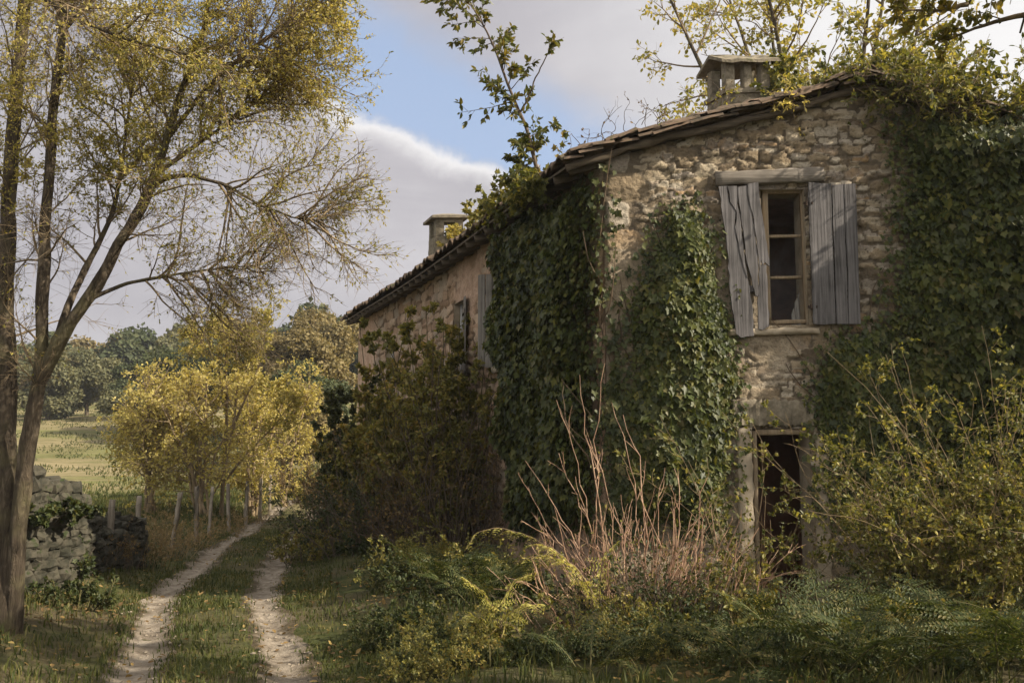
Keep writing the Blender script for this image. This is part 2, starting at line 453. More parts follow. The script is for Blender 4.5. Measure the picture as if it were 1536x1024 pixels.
def rand_ground(n, x0, x1, y0, y1, rng, pw=1.7):
    y = y0 + (y1 - y0) * rng.random(n) ** pw
    x = rng.uniform(x0, x1, n)
    return x, y


mb = MB(); n = 15000
x, y = rand_ground(n, -7.5, 2.5, 4, 24, rng, 1.4)
dens = sstep(.35, .6, fbm(x * .8, y * .8, 31)) * np.where(np.abs(x - track_x(y)) < 1.0, .35, 1) + .1 * (x < track_x(y) - .8)
k = rng.random(n) < dens; x, y = x[k], y[k]; n = len(x)
T = nrm(np.stack([rng.normal(size=n), rng.normal(size=n), rng.normal(0, .25, n)], 1)); N = nrm(np.stack([rng.normal(0, .35, n), rng.normal(0, .35, n), np.ones(n)], 1))
mb.leaves(np.stack([x, y, ground_h(x, y) + .03 + .02 * rng.random(n)], 1), T, N, rng.uniform(.03, .075, n), 'oval')
tag(mb.build('fallen_leaves', M['litter']), 'brown fallen leaves scattered over the verge and track', 'fallen leaves', kind='stuff')


def blades(mb, x, y, h, rng, wid=.006, lean=.45):
    n = len(x); z = ground_h(x, y) - .01
    az = rng.uniform(0, 2 * PI, n); w = wid * rng.uniform(.7, 1.5, n)
    dx, dy = np.cos(az), np.sin(az); laz = rng.uniform(0, 2 * PI, n); ln = np.abs(rng.normal(0, lean, n)) + .1
    B = np.stack([x, y, z], 1); side = np.stack([dx, dy, 0 * dx], 1) * w[:, None]
    L = np.stack([np.cos(laz), np.sin(laz), 0 * laz], 1)
    m = B + (L * (ln * .35)[:, None] + Z1) * (h * .55)[:, None]; tp_ = B + (L * ln[:, None] + Z1 * np.cos(np.minimum(ln, 1.2))[:, None]) * h[:, None]
    V = np.stack([B - side, B + side, m + side * .75, m - side * .75, tp_], 1)
    b = (np.arange(n) * 5)[:, None]
    mb.add(V, b + np.array([[0, 1, 2, 3]]), b + np.array([[3, 2, 4]]))


mb = MB(); n = 210000
x, y = rand_ground(n, -9, 5, 4.5, 30, rng, 1.5)
dt = np.abs(x - track_x(y)); dr = np.abs(dt - GAUGE)
p = sstep(.04, .32, dr) * (.25 + .75 * sstep(.3, .55, fbm(x * 1.1, y * 1.1, 41)))
p = np.where(x < track_x(y) - 1.0, p * .5, p); p = np.where(x > track_x(y) + 1.5, p * (.05 + .35 * sstep(.4, .65, fbm(x * 1.4, y * 1.4, 47))), p)
inside = (x > NC[0] + D[0] / D[1] * (y - NC[1]) - .1) & (y > 11.4)
p = np.where(inside, 0, p)
k = rng.random(n) < p; x, y = x[k], y[k]
h = rng.uniform(.03, .085, len(x)) * (.7 + .9 * fbm(x * .9, y * .9, 44)) * (1 + 1.0 * sstep(1.0, 2.2, np.abs(x - track_x(y))))
blades(mb, x, y, h, rng)
n = 26000; x, y = rand_ground(n, -14, -4, 24, 46, rng, 1.0); k = (np.abs(x - track_x(y)) > 1); x, y = x[k], y[k]
blades(mb, x, y, rng.uniform(.08, .22, len(x)), rng, .012)
n = 60000; x, y = rand_ground(n, -60, -6, 34, 100, rng, 1.3); k = (fbm(x * .35, y * .35, 48) > .44) & (x < -6 - (y - 34) * .05); x, y = x[k], y[k]
blades(mb, x, y, rng.uniform(.07, .2, len(x)), rng, .025)
tag(mb.build('grass', M['grass']), 'short rough grass on the middle strip and verges of the track', 'grass', kind='stuff')

# ------------------------------------------------------------------ house
house = thing('stone_house', 'long derelict stone farmhouse with broken shutters, ivy grown walls and tiled roof', 'house', tuple(NC))
OFF = -NC                                   # parts are built in world space, then shifted into the house frame


def part(mb, name, m, parent, smooth=False, attrs=None, label=None):
    o = mb.build(name, m, parent, smooth, attrs)
    if label: o['label'] = label
    me = o.data
    org = np.zeros(3)
    q = parent
    while q is not None: org = org + np.array(q.location); q = q.parent
    co_ = np.empty(len(me.vertices) * 3, np.float32); me.vertices.foreach_get('co', co_)
    me.vertices.foreach_set('co', (co_.reshape(-1, 3) - org).astype(np.float32).ravel())
    me.update()
    return o


def stones(W, H, rng, wr, hr, quoin=None):
    out = []; z = 0.0
    while z < H:
        hh = rng.uniform(*hr); a = -rng.uniform(0, .2)
        while a < W:
            ww = rng.uniform(*wr) * (1.25 if hh > sum(hr) / 2 else .9)
            sub = rng.random()
            if sub < .22 and hh > hr[0] * 1.5:       # two thin stones instead of one
                f = rng.uniform(.35, .65)
                out.append((a + ww / 2, z + hh * f / 2, ww / 2, hh * f / 2)); out.append((a + ww / 2, z + hh * (1 + f) / 2, ww / 2, hh * (1 - f) / 2))
            else: out.append((a + ww / 2, z + hh / 2 + rng.normal(0, .015), ww / 2, hh / 2))
            a += ww
        z += hh
    if quoin is not None:
        lo, side = quoin
        out = [s for s in out if not (s[0] < .42 if side == 0 else s[0] > W - .42)]
        z = 0.0; i = 0
        while z < H:
            hh = rng.uniform(.24, .36); ww = .52 if i % 2 else .34
            out.append((ww / 2 if side == 0 else W - ww / 2, z + hh / 2, ww / 2, hh / 2)); z += hh; i += 1
    return np.array(out)


def relief(A, Zc, st, rng, warp=.05, amp=.03, seed=1):
    sh = A.shape
    a = (A + warp * (fbm(A * 4, Zc * 4, seed) - .5) * 2 + .4 * warp * (vnoise(A * 17, Zc * 17, seed + 3) - .5)).ravel()
    z = (Zc + warp * (fbm(A * 4, Zc * 4, seed + 50) - .5) * 2 + .4 * warp * (vnoise(A * 17, Zc * 17, seed + 9) - .5)).ravel()
    best = np.full(a.shape, 9.0); who = np.zeros(a.shape, int)
    for i, (ca, cz, ha, hz) in enumerate(st):
        k = np.where((np.abs(a - ca) < ha * 1.5) & (np.abs(z - cz) < hz * 1.5))[0]
        if not len(k): continue
        d = ((np.abs(a[k] - ca) / ha) ** 4 + (np.abs(z[k] - cz) / hz) ** 4) ** .25
        m = d < best[k]; best[k[m]] = d[m]; who[k[m]] = i
    sr = rng.random(len(st)); pr = rng.uniform(.1, 1.0, len(st)); tx = rng.normal(0, .28, len(st)); tz = rng.normal(0, .35, len(st))
    e = sstep(1.03, .8, best)
    da = (a - st[who, 0]) / st[who, 2]; dz = (z - st[who, 1]) / st[who, 3]
    h = e * amp * (pr[who] + .5 * (tx[who] * da + tz[who] * dz)) + .014 * (fbm(a * 9, z * 9, seed + 7) - .5)
    return h.reshape(sh), sr[who].reshape(sh), e.reshape(sh)


def add_lines(ax, edges):
    return np.unique(np.round(np.concatenate([ax, edges]), 4))


# --- gable wall: a = distance along +X from the near corner
gW = 2 * HALF + .9


def gtop(a): return EAVE + SLOPE * np.minimum(a, 2 * HALF - a) * (a < 2 * HALF) + np.where(a >= 2 * HALF, -SLOPE * (a - 2 * HALF), 0)


# openings in the gable (a0, a1, z0, z1)
wl = at(1140, 285, 11.5); wr_ = at(1212, 488, 11.5)
dl = at(1126, 642, 11.5); dr_ = at(1222, 905, 11.5)
WIN = (wl[0] - NC[0], wr_[0] - NC[0], wr_[2], wl[2]); DOOR = (dl[0] - NC[0], dr_[0] - NC[0], -.1, dl[2])
av = add_lines(np.arange(0, gW, .021), [WIN[0], WIN[1], DOOR[0], DOOR[1]]); zv = add_lines(np.arange(-.25, 6.1, .021), [WIN[2], WIN[3], DOOR[3], -.1])
A, Zc = np.meshgrid(av, zv, indexing='ij')
rng = np.random.default_rng(11)
st = stones(gW, 6.3, rng, (.09, .3), (.05, .125), (0, 0))
hgt, srd, jn = relief(A, Zc, st, rng, .08, .044, 2)
hgt = hgt + .035 * (fbm(A * 7, Zc * 12, 77) - .5) + .02 * (vnoise(A * 30, Zc * 38, 78) - .5)
pn = fbm(A * .55, Zc * .55, 61) + .28 * (fbm(A * 3, Zc * 3, 63) - .5)
plast = .85 * sstep(.4, .56, pn + .1 * sstep(3.6, 2.2, Zc) - .1 * sstep(3.4, 4.3, Zc) * sstep(3.4, 2.4, A))
plast = plast * (1 - sstep(.62, .4, A) * sstep(3.9, 4.4, Zc))
hgt = hgt * (1 - plast) + plast * (.038 + .022 * (fbm(A * 5, Zc * 5, 70) - .5) + .012 * (fbm(A * 16, Zc * 16, 71) - .5))
hgt = hgt * np.minimum(1, .25 + A / .05)
Zk = np.minimum(Zc, gtop(A))
P = np.stack([NC[0] + A, NC[1] - hgt, Zk], -1)
ca = (av[:-1] + av[1:]) / 2; cz = (zv[:-1] + zv[1:]) / 2
CA, CZ = np.meshgrid(ca, cz, indexing='ij')


def hole(o): return (CA > o[0]) & (CA < o[1]) & (CZ > o[2]) & (CZ < o[3])


keep = ~(hole(WIN) | hole(DOOR)) & (zv[None, :-1] < gtop(CA))
mb = MB(); mb.grid(P, keep)
gwall = part(mb, 'gable_wall', M['gable'], house, True, {'srand': srd.ravel(), 'joint': jn.ravel(), 'plast': plast.ravel()})

# --- long front wall: a = distance along D from the near corner, outward NOUT


def on_f(a, z, out=0.0):
    a = np.asarray(a, float); z = np.asarray(z, float)
    return NC + a[..., None] * D + z[..., None] * Z1 + np.asarray(out, float)[..., None] * NOUT


def f_hit(px, py):
    q = on_plane(px, py, NC, NOUT); return float((q - NC) @ D), float(q[2])


def f_open(x0, x1, y0, y1):
    a0, zt = f_hit(x1, y0); a1, _ = f_hit(x0, y0); _, zb = f_hit((x0 + x1) / 2, y1)
    return [a0, a1, zb, zt]


fz1 = f_hit(765, 385); fz2 = f_hit(765, 535)
w1a = f_hit(772, 430)[0]; w2a = f_hit(697, 450)[0]; w3a = f_hit(589, 500)[0]
WZ0, WZ1_ = 3.08, 4.42
FW = [(w1a - .15, w1a + .55, 3.0, 4.42), (w2a - .05, w2a + .55, 3.1, 4.3), (w3a - .3, w3a + .5, 3.0, 4.3)]
av = add_lines(np.arange(0, LEN + .02, .032), [q for w in FW for q in w[:2]]); zv = add_lines(np.arange(-.25, EAVE + .1, .032), [q for w in FW for q in w[2:]])
A, Zc = np.meshgrid(av, zv, indexing='ij')
st = stones(LEN, 5.4, rng, (.18, .5), (.1, .22), (0, 0))
hgt, srd, jn = relief(A, Zc, st, rng, .07, .06, 5)
pn = fbm(A * .45, Zc * .45, 81) + .35 * (fbm(A * 2.4, Zc * 2.4, 83) - .5)
plast = .85 * sstep(.47, .55, pn + .02)
hgt = hgt * (1 - plast) + plast * (.042 + .012 * (fbm(A * 5, Zc * 5, 70) - .5))
hgt = hgt * np.minimum(1, .25 + A / .05)
P = on_f(A, Zc, hgt)
ca = (av[:-1] + av[1:]) / 2; cz = (zv[:-1] + zv[1:]) / 2; CA, CZ = np.meshgrid(ca, cz, indexing='ij')
keep = np.ones(CA.shape, bool)
for w in FW: keep &= ~hole(w)
mb = MB(); mb.grid(P, keep, True)
fwall = part(mb, 'front_wall', M['facade'], house, True, {'srand': srd.ravel(), 'joint': jn.ravel(), 'plast': plast.ravel()}, label='pinkish plastered long wall facing the track')

# --- hidden walls and rooms (they keep the inside dark)
mb = MB()
bR = np.array([NC[0] + 2 * HALF, NC[1], 0]); fR = bR + D * LEN


def quad(mb, *p): mb.add(np.array(p), [[0, 1, 2, 3]])


quad(mb, bR - Z1 * .2 + X1 * .88, fR - Z1 * .2, fR + Z1 * EAVE, bR + Z1 * (EAVE - .2) + X1 * .88)
fapex = FC + X1 * HALF + Z1 * (EAVE + SLOPE * HALF)
mb.add(np.array([FC - Z1 * .2, fR - Z1 * .2, fR + Z1 * EAVE, fapex, FC + Z1 * EAVE]), [[0, 1, 2, 3, 4]])
part(mb, 'rear_wall', M['facade'], house, attrs={'srand': np.full(9, .5), 'joint': np.ones(9), 'plast': np.ones(9)})
mb = MB(); i0 = NC + X1 * .45 + np.array([-.1, .42, 0]); i1 = NC + X1 * 5.6 + np.array([0, .42, 0]); j0 = i0 + D * 3.0; j1 = i1 + D * 3.0
for zb, zt in ((0, 2.55), (2.7, 5.1)):
    z0, z1_ = Z1 * zb, Z1 * zt
    quad(mb, i0 + z0, i1 + z0, j1 + z0, j0 + z0); quad(mb, i0 + z1_, i1 + z1_, j1 + z1_, j0 + z1_)
    quad(mb, j0 + z0, j1 + z0, j1 + z1_, j0 + z1_); quad(mb, i0 + z0, j0 + z0, j0 + z1_, i0 + z1_); quad(mb, i1 + z0, j1 + z0, j1 + z1_, i1 + z1_)
rng = np.random.default_rng(5)
dm = at(1160, 700, 13.0)                      # a stub of partition and a doorway seen through the open door
mb.box((DOOR[0] + NC[0] + .12, 13.0, 1.2), (.32, .12, 2.4)); mb.box((DOOR[0] + NC[0] + .55, 13.9, 1.0), (.5, .1, 2.0))
part(mb, 'room', M['room'], house)


def reveal(mb, o, depth, base, ax, nin, z3=Z1, proud=.02):
    a0, a1, z0, z1_ = o
    f = lambda a, z, d: base + ax * a + Z1 * z + nin * d
    e = -proud
    quad(mb, f(a0, z0, e), f(a0, z1_, e), f(a0, z1_, depth), f(a0, z0, depth)); quad(mb, f(a1, z0, e), f(a1, z0, depth), f(a1, z1_, depth), f(a1, z1_, e))
    quad(mb, f(a0, z1_, e), f(a1, z1_, e), f(a1, z1_, depth), f(a0, z1_, depth)); quad(mb, f(a0, z0, e), f(a0, z0, depth), f(a1, z0, depth), f(a1, z0, e))




def rough_box(mb, c0, c1, ax, nout, y0, y1, rng, n=9, jit=.008):
    """a beam between (a,z) corners c0, c1 on a wall: bulged, uneven; from depth y0 to y1 (outward positive)"""
    (a0, z0), (a1, z1_) = c0, c1
    L = max(a1 - a0, z1_ - z0); n = max(3, int(L / .06))
    return


def beam(mb, P0, P1, w, t, up, rng, n=14, jit=.006):
    """beam from P0 to P1 with rounded worn section: width w along `up`, thickness t across"""
    P0, P1, up = map(lambda q: np.asarray(q, float), (P0, P1, up))
    T = nrm(P1 - P0); up = nrm(up - T * (up @ T)); B = np.cross(T, up)
    sec = np.array([(-.5, -.42), (-.42, -.5), (.42, -.5), (.5, -.42), (.5, .42), (.42, .5), (-.42, .5), (-.5, .42)])
    s = np.linspace(0, 1, n); V = []
    for k in s:
        q = P0 + (P1 - P0) * k
        V.append(q + sec[:, :1] * w * up * (1 + rng.normal(0, .015)) + sec[:, 1:] * t * B + rng.normal(0, jit, (8, 3)))
    V = np.array(V); idx = np.arange(n * 8).reshape(n, 8); nx = np.roll(idx, -1, 1)
    f = np.stack([idx[:-1], nx[:-1], nx[1:], idx[1:]], -1).reshape(-1, 4)
    mb.add(V.reshape(-1, 3), f, [list(idx[0, ::-1])], [list(idx[-1])])


def G(px, py, out=0.0):               # pixel -> point on a plane `out` in front of the gable
    return at(px, py, NC[1] - out)


# gable window -------------------------------------------------------------
win = thing('window', None, None, tuple(NC + X1 * WIN[0] + Z1 * WIN[2] + OFF)); win.parent = house
rng = np.random.default_rng(21)
mb = MB(); reveal(mb, WIN, .42, NC, X1, -GN); part(mb, 'reveal', M['old_stone'], win)
mb = MB(); beam(mb, G(1072, 271, .0), G(1233, 264, .0), .165, .2, Z1, rng, 18, .005)
part(mb, 'lintel', M['lintel_wood'], win, True)
mb = MB(); beam(mb, G(1090, 500, .02), G(1226, 497, .0), .075, .16, Z1, rng, 14, .006)
part(mb, 'sill', M['old_stone'], win, True)
mb = MB()
yf = .10                                 # frame sits a little back in the opening
for p in (((1146, 284), (1152, 486), .07), ((1205, 282), (1214, 486), .095)): beam(mb, G(*p[0], -yf), G(*p[1], -yf), p[2], .07, X1, rng, 8, .002)
beam(mb, G(1142, 288, -yf + .004), G(1212, 287, -yf + .004), .06, .066, Z1, rng, 8, .002); beam(mb, G(1150, 484, -yf + .004), G(1214, 482, -yf + .004), .045, .066, Z1, rng, 6, .002)
for yy in (355, 417): beam(mb, G(1149, yy, -yf - .01), G(1202, yy - 1, -yf - .01), .035, .035, Z1, rng, 6, .001)
part(mb, 'frame', M['frame_wood'], win, True)
mb = MB()
for y0, y1 in ((296, 353), (358, 415), (420, 480)):
    q = [G(1150, y0, -yf - .014), G(1202, y0, -yf - .014), G(1202, y1, -yf - .014), G(1150, y1, -yf - .014)]
    mb.add(np.array(q), [[0, 1, 2, 3]])
part(mb, 'pane', M['glass'], win)
mb = MB()
u = np.linspace(0, 1, 14); v = np.linspace(0, 1, 16); U, V_ = np.meshgrid(u, v, indexing='ij')
c0 = G(1183, 430, -.3); c1 = G(1212, 500, -.3)
top = .18 + .35 * (1 - U)
P = np.stack([c0[0] + (c1[0] - c0[0]) * U * (.6 + .4 * V_) + .02, np.full_like(U, c0[1]) + .025 * np.sin(U * 19 + V_ * 2), c0[2] - .02 + (c1[2] - c0[2]) * (1 - (1 - V_) * (.3 + .7 * U ** .6))], -1)
mb.grid(P)
part(mb, 'curtain', M['rag'], win, True, label='torn scrap of net curtain behind the glass')


def cpx(c): return (1040 + c[0] * .293, 230 + c[1] * .293)


def plank_poly(mb, pts, out, th, rng, jit=.5):
    """outline in photo pixels on the plane `out` in front of the wall"""
    dense = []
    for i in range(len(pts)):
        a_, b_ = np.array(pts[i], float), np.array(pts[(i + 1) % len(pts)], float)
        k = max(1, int(np.linalg.norm(b_ - a_) / 9))
        for j in range(k):
            q = a_ + (b_ - a_) * j / k
            dense.append(q + (rng.normal(0, jit, 2) if j else 0))
    dense = np.array(dense); w = at(dense[:, 0], dense[:, 1], NC[1] - out)
    mb.prism(w[:, [0, 2]], NC[1] - out - th, NC[1] - out)


mb = MB(); rng = np.random.default_rng(8)
PA = [(127, 172), (172, 170), (180, 250), (215, 300), (208, 360), (228, 480), (262, 590), (285, 690), (302, 800), (308, 935), (268, 938), (244, 945), (218, 925), (205, 830), (185, 700), (176, 520), (158, 380)]
PA2 = [(174, 171), (221, 170), (222, 262), (236, 320), (246, 430), (262, 560), (274, 640), (258, 590), (232, 490), (212, 380), (219, 300), (186, 250)]
PB = [(224, 176), (273, 168), (279, 240), (300, 330), (318, 450), (332, 580), (326, 640), (334, 735), (316, 730), (296, 640), (272, 560), (258, 440), (242, 330), (232, 262)]
PC = [(276, 160), (330, 150), (338, 240), (352, 330), (368, 440), (386, 545), (387, 580), (366, 560), (352, 572), (344, 545), (338, 600), (330, 520), (318, 420), (304, 320), (282, 240)]
PD = [(340, 575), (372, 570), (378, 700), (386, 885), (352, 905), (332, 900), (326, 760), (336, 660)]
for k_, pl in enumerate((PA, PA2, PB, PC, PD)):
    plank_poly(mb, [cpx(c) for c in pl], .085 + .006 * (k_ % 2), .028, rng)
for c0, c1 in (((150, 235), (335, 225)), ((205, 700), (345, 690))):     # rails behind the boards
    a_, b_ = cpx(c0), cpx(c1); beam(mb, G(*a_, .068), G(*b_, .068), .075, .028, Z1, rng, 6, .002)
part(mb, 'shutter', M['grey_wood'], win, False, label='broken splintered shutter hanging askew')
mb = MB()
SA = [(586, 150), (646, 156), (702, 158), (706, 330), (714, 560), (724, 872), (668, 878), (612, 874), (600, 560), (590, 330)]
SB = [(708, 166), (766, 160), (772, 400), (782, 640), (790, 874), (730, 874), (722, 560), (712, 330)]
SC = [(769, 160), (826, 158), (834, 330), (842, 600), (853, 874), (794, 874), (788, 640), (776, 400)]
for k_, pl in enumerate((SA, SB, SC)): plank_poly(mb, [cpx(c) for c in pl], .085 + .005 * k_, .028, rng, .25)
for c0, c1 in (((592, 232), (832, 226)), ((612, 780), (846, 776))):
    a_, b_ = cpx(c0), cpx(c1); beam(mb, G(*a_, .068), G(*b_, .068), .08, .028, Z1, rng, 6, .002)
part(mb, 'shutter', M['grey_wood'], win, False, label='whole boarded shutter folded back on the wall')
for c in ((580, 255), (604, 785)):
    mb = MB(); a_ = cpx(c); beam(mb, G(a_[0] - 5, a_[1], .03), G(a_[0] + 9, a_[1], .12), .03, .012, Z1, rng, 4, .001); mb.box(G(a_[0], a_[1], .1), (.022, .03, .06)); part(mb, 'hinge', M['iron'], win)

# door opening ---------------------------------------------------------------
dor = thing('doorway', None, None, tuple(NC + X1 * DOOR[0] + OFF)); dor.parent = house
mb = MB(); reveal(mb, DOOR, .42, NC, X1, -GN); part(mb, 'reveal', M['old_stone'], dor)
mb = MB(); beam(mb, G(1098, 620, .0), G(1236, 619, .0), .3, .13, Z1, rng, 34, .014)
part(mb, 'lintel', M['lichen_stone'], dor, True)
mb = MB(); beam(mb, G(1115, 642, .015), G(1122, 925, .015), .165, .13, X1, rng, 26, .006)
part(mb, 'jamb', M['old_stone'], dor, True)
mb = MB(); beam(mb, G(1231, 640, .01), G(1236, 925, .01), .16, .1, X1, rng, 26, .008)
part(mb, 'jamb', M['old_stone'], dor, True)
mb = MB()
beam(mb, G(1130, 646, -.05), G(1137, 935, -.05), .05, .12, X1, rng, 18, .003); beam(mb, G(1219, 646, -.05), G(1222, 925, -.05), .05, .12, X1, rng, 18, .003)
beam(mb, G(1132, 648, -.055), G(1220, 647, -.055), .07, .1, Z1, rng, 8, .003)
part(mb, 'door_frame', M['frame_wood'], dor, True)

# front wall windows ------------------------------------------------------------
for i, w in enumerate(FW):
    fw = thing('window', None, None, tuple(on_f(np.array(w[0]), np.array(w[2])) + OFF)); fw.parent = house
    fw['label'] = ['tall upstairs window with open grey shutter beside the ivy', 'upstairs window half hidden by the climbing shrub', 'small upstairs window near the far end of the long wall'][i]
    mb = MB()
    reveal(mb, w, .4, NC, D, -NOUT); part(mb, 'reveal', M['old_stone'], fw); mb = MB()
    for a_ in (w[0] + .04, w[1] - .04): beam(mb, on_f(np.array(a_), np.array(w[2]), -.12), on_f(np.array(a_), np.array(w[3]), -.12), .07, .07, D, rng, 6, .002)
    mid = (w[0] + w[1]) / 2
    beam(mb, on_f(np.array(mid), np.array(w[2]), -.13), on_f(np.array(mid), np.array(w[3]), -.13), .06, .05, D, rng, 6, .002)
    for z_ in (w[2] + .03, w[2] + (w[3] - w[2]) * .5, w[3] - .03): beam(mb, on_f(np.array(w[0]), np.array(z_), -.125), on_f(np.array(w[1]), np.array(z_), -.125), .05, .05, Z1, rng, 5, .002)
    part(mb, 'frame', M['white_wood'], fw, True)
    mb = MB(); quad(mb, *[on_f(np.array(a_), np.array(z_), -.14) for a_, z_ in ((w[0], w[2]), (w[1], w[2]), (w[1], w[3]), (w[0], w[3]))])
    part(mb, 'pane', M['glass'], fw)
    mb = MB(); quad(mb, *[on_f(np.array(a_), np.array(z_), -.38) for a_, z_ in ((w[0], w[2]), (w[1], w[2]), (w[1], w[3]), (w[0], w[3]))])
    part(mb, 'blind', M['room'], fw)
    mb = MB(); beam(mb, on_f(np.array(w[0] - .12), np.array(w[2] - .05), .03), on_f(np.array(w[1] + .12), np.array(w[2] - .05), .03), .1, .2, Z1, rng, 8, .004)
    part(mb, 'sill', M['old_stone'], fw, True)
    if i < 2:
        for sgn in ((1,) if i == 0 else (-1,)):
            mb = MB(); a0 = w[1] + .02 if sgn > 0 else w[0] - .02
            hinge = on_f(np.array(a0), np.array(0.0), .03)
            # the leaf stands half open, swung out from the wall
            dv = nrm(D * sgn * .75 + NOUT * .66) if i == 0 else nrm(D * sgn * .96 + NOUT * .25)
            tv_ = np.cross(dv, Z1)
            for k_ in range(3):
                w_ = .125; q0 = hinge + dv * (w_ * k_ + w_ / 2); zb = w[2] - .08 + rng.uniform(0, .1); zt = w[3] + .02 - rng.uniform(0, .04)
                mb.box(q0 + Z1 * (zb + zt) / 2 + tv_ * rng.normal(0, .004), (w_ - .012, .026, zt - zb), np.array([dv, tv_, Z1]), .004, rng)
            for z_ in (w[2] + .25, w[3] - .25): mb.box(hinge + dv * .19 + Z1 * z_ + tv_ * .027, (.36, .026, .08), np.array([dv, tv_, Z1]))
            part(mb, 'shutter', M['old_shutter'], fw)

# roof ------------------------------------------------------------------------
roof = thing('roof', None, None, tuple(Z1 * EAVE)); roof.parent = house
rng = np.random.default_rng(31)
u = np.arange(-.2, LEN + .35, .03)


def roof_surf(u, v, side, dz):
    """u along the ridge, v along +X from the near wall line"""
    U, V_ = np.meshgrid(u, v, indexing='ij')
    hz = np.where(side < 0, EAVE + .14 + SLOPE * V_, EAVE + .14 + SLOPE * (2 * HALF - V_))
    wav = np.abs(np.sin(PI * U / .23)) ** .8 * .075
    row = ((V_ * (1 if side < 0 else -1)) / .33 + .37 * _hash(np.floor(U / .23), U * 0, 4)) % 1.0
    sag = -.09 * np.sin(PI * np.clip(U / LEN, 0, 1)) ** 2 + .08 * (fbm(U * .8, V_ * .8, 91) - .5)
    jog = .05 * (_hash(np.floor(U / .23), np.floor(V_ / .33), 6) - .5)
    return NC + D * U[..., None] + X1 * V_[..., None] + Z1 * (hz + wav + .035 * (1 - row) + sag + jog * .5 + dz)[..., None]


mb = MB()
vl = np.concatenate([[-.46, -.455], np.arange(-.44, HALF + .01, .055)])
Pt = roof_surf(u, vl, -1, 0.0); Pb = roof_surf(u, vl[:6], -1, -.03)
# ragged tile ends at the eave
rag = (_hash(np.floor(u / .23), u * 0, 12) - .5) * .1
Pt[:, :3] += (X1 * rag[:, None])[:, None, :]; Pb[:, :3] += (X1 * rag[:, None])[:, None, :]
mb.grid(Pt); mb.grid(Pb, None, True); mb.grid(np.stack([Pt[:, 0], Pb[:, 0]], 1), None, True)
Pr = roof_surf(u, np.arange(HALF, 2 * HALF + .5, .08), 1, 0.0); mb.grid(Pr)
part(mb, 'tile_cover', M['tile'], roof, True)
mb = MB()                              # ridge tiles
for k_ in np.arange(-.2, LEN + .3, .36):
    q = NC + D * k_ + X1 * HALF + Z1 * (EAVE + SLOPE * HALF + .2 - .09 * math.sin(PI * min(max(k_ / LEN, 0), 1)) ** 2)
    th = np.linspace(-.2, PI + .2, 9); r0, r1 = .115, .095
    for rr, e in ((0, 0),):
        sec0 = q + np.cos(th)[:, None] * X1 * .12 + np.sin(th)[:, None] * Z1 * .1 + rng.normal(0, .008, 3); sec1 = sec0 + D * .38 - Z1 * .015
        mb.grid(np.stack([sec0, sec1], 0)); mb.grid(np.stack([sec0 * 1.0 - Z1 * .02, sec0], 0))
part(mb, 'ridge_tile_row', M['tile'], roof, True)
mb = MB()                              # boarding under the tiles
def slab(mb, a, b, c, d_, th):
    q = np.array([a, b, c, d_]); mb.add(np.concatenate([q, q - Z1 * th]), [[0, 1, 2, 3], [7, 6, 5, 4], [0, 4, 5, 1], [1, 5, 6, 2], [2, 6, 7, 3], [3, 7, 4, 0]])
zl = lambda v: EAVE + .065 + SLOPE * v
for k_ in range(29):                    # boards follow the sag of the ridge
    u0, u1 = -.15 + k_ * .5, -.15 + k_ * .5 + .49
    s0 = -.09 * math.sin(PI * min(max(u0 / LEN, 0), 1)) ** 2; s1 = -.09 * math.sin(PI * min(max(u1 / LEN, 0), 1)) ** 2
    slab(mb, NC + D * u0 + X1 * -.42 + Z1 * (zl(-.42) + s0), NC + D * u1 + X1 * -.42 + Z1 * (zl(-.42) + s1), NC + D * u1 + X1 * HALF + Z1 * (zl(HALF) + s1), NC + D * u0 + X1 * HALF + Z1 * (zl(HALF) + s0), .03)
slab(mb, NC - D * .15 + X1 * HALF + Z1 * zl(HALF), NC + D * (LEN + .3) + X1 * HALF + Z1 * zl(HALF), NC + D * (LEN + .3) + X1 * (2 * HALF + .42) + Z1 * zl(-.42), NC - D * .15 + X1 * (2 * HALF + .42) + Z1 * zl(-.42), .03)
part(mb, 'roof_board', M['dark_wood'], roof)
for k_ in range(32):                    # rafter tails under the eave
    uu = .05 + k_ * .455
    if uu > LEN + .2: break
    s0 = -.09 * math.sin(PI * min(max(uu / LEN, 0), 1)) ** 2
    mb = MB(); e0 = NC + D * uu + X1 * -.4 + Z1 * (zl(-.4) - .085 + s0); e1 = NC + D * uu + X1 * .35 + Z1 * (zl(.35) - .085 + s0)
    beam(mb, e0, e1, .1, .085, Z1, rng, 5, .003)
    part(mb, 'rafter', M['dark_wood'], roof, True)
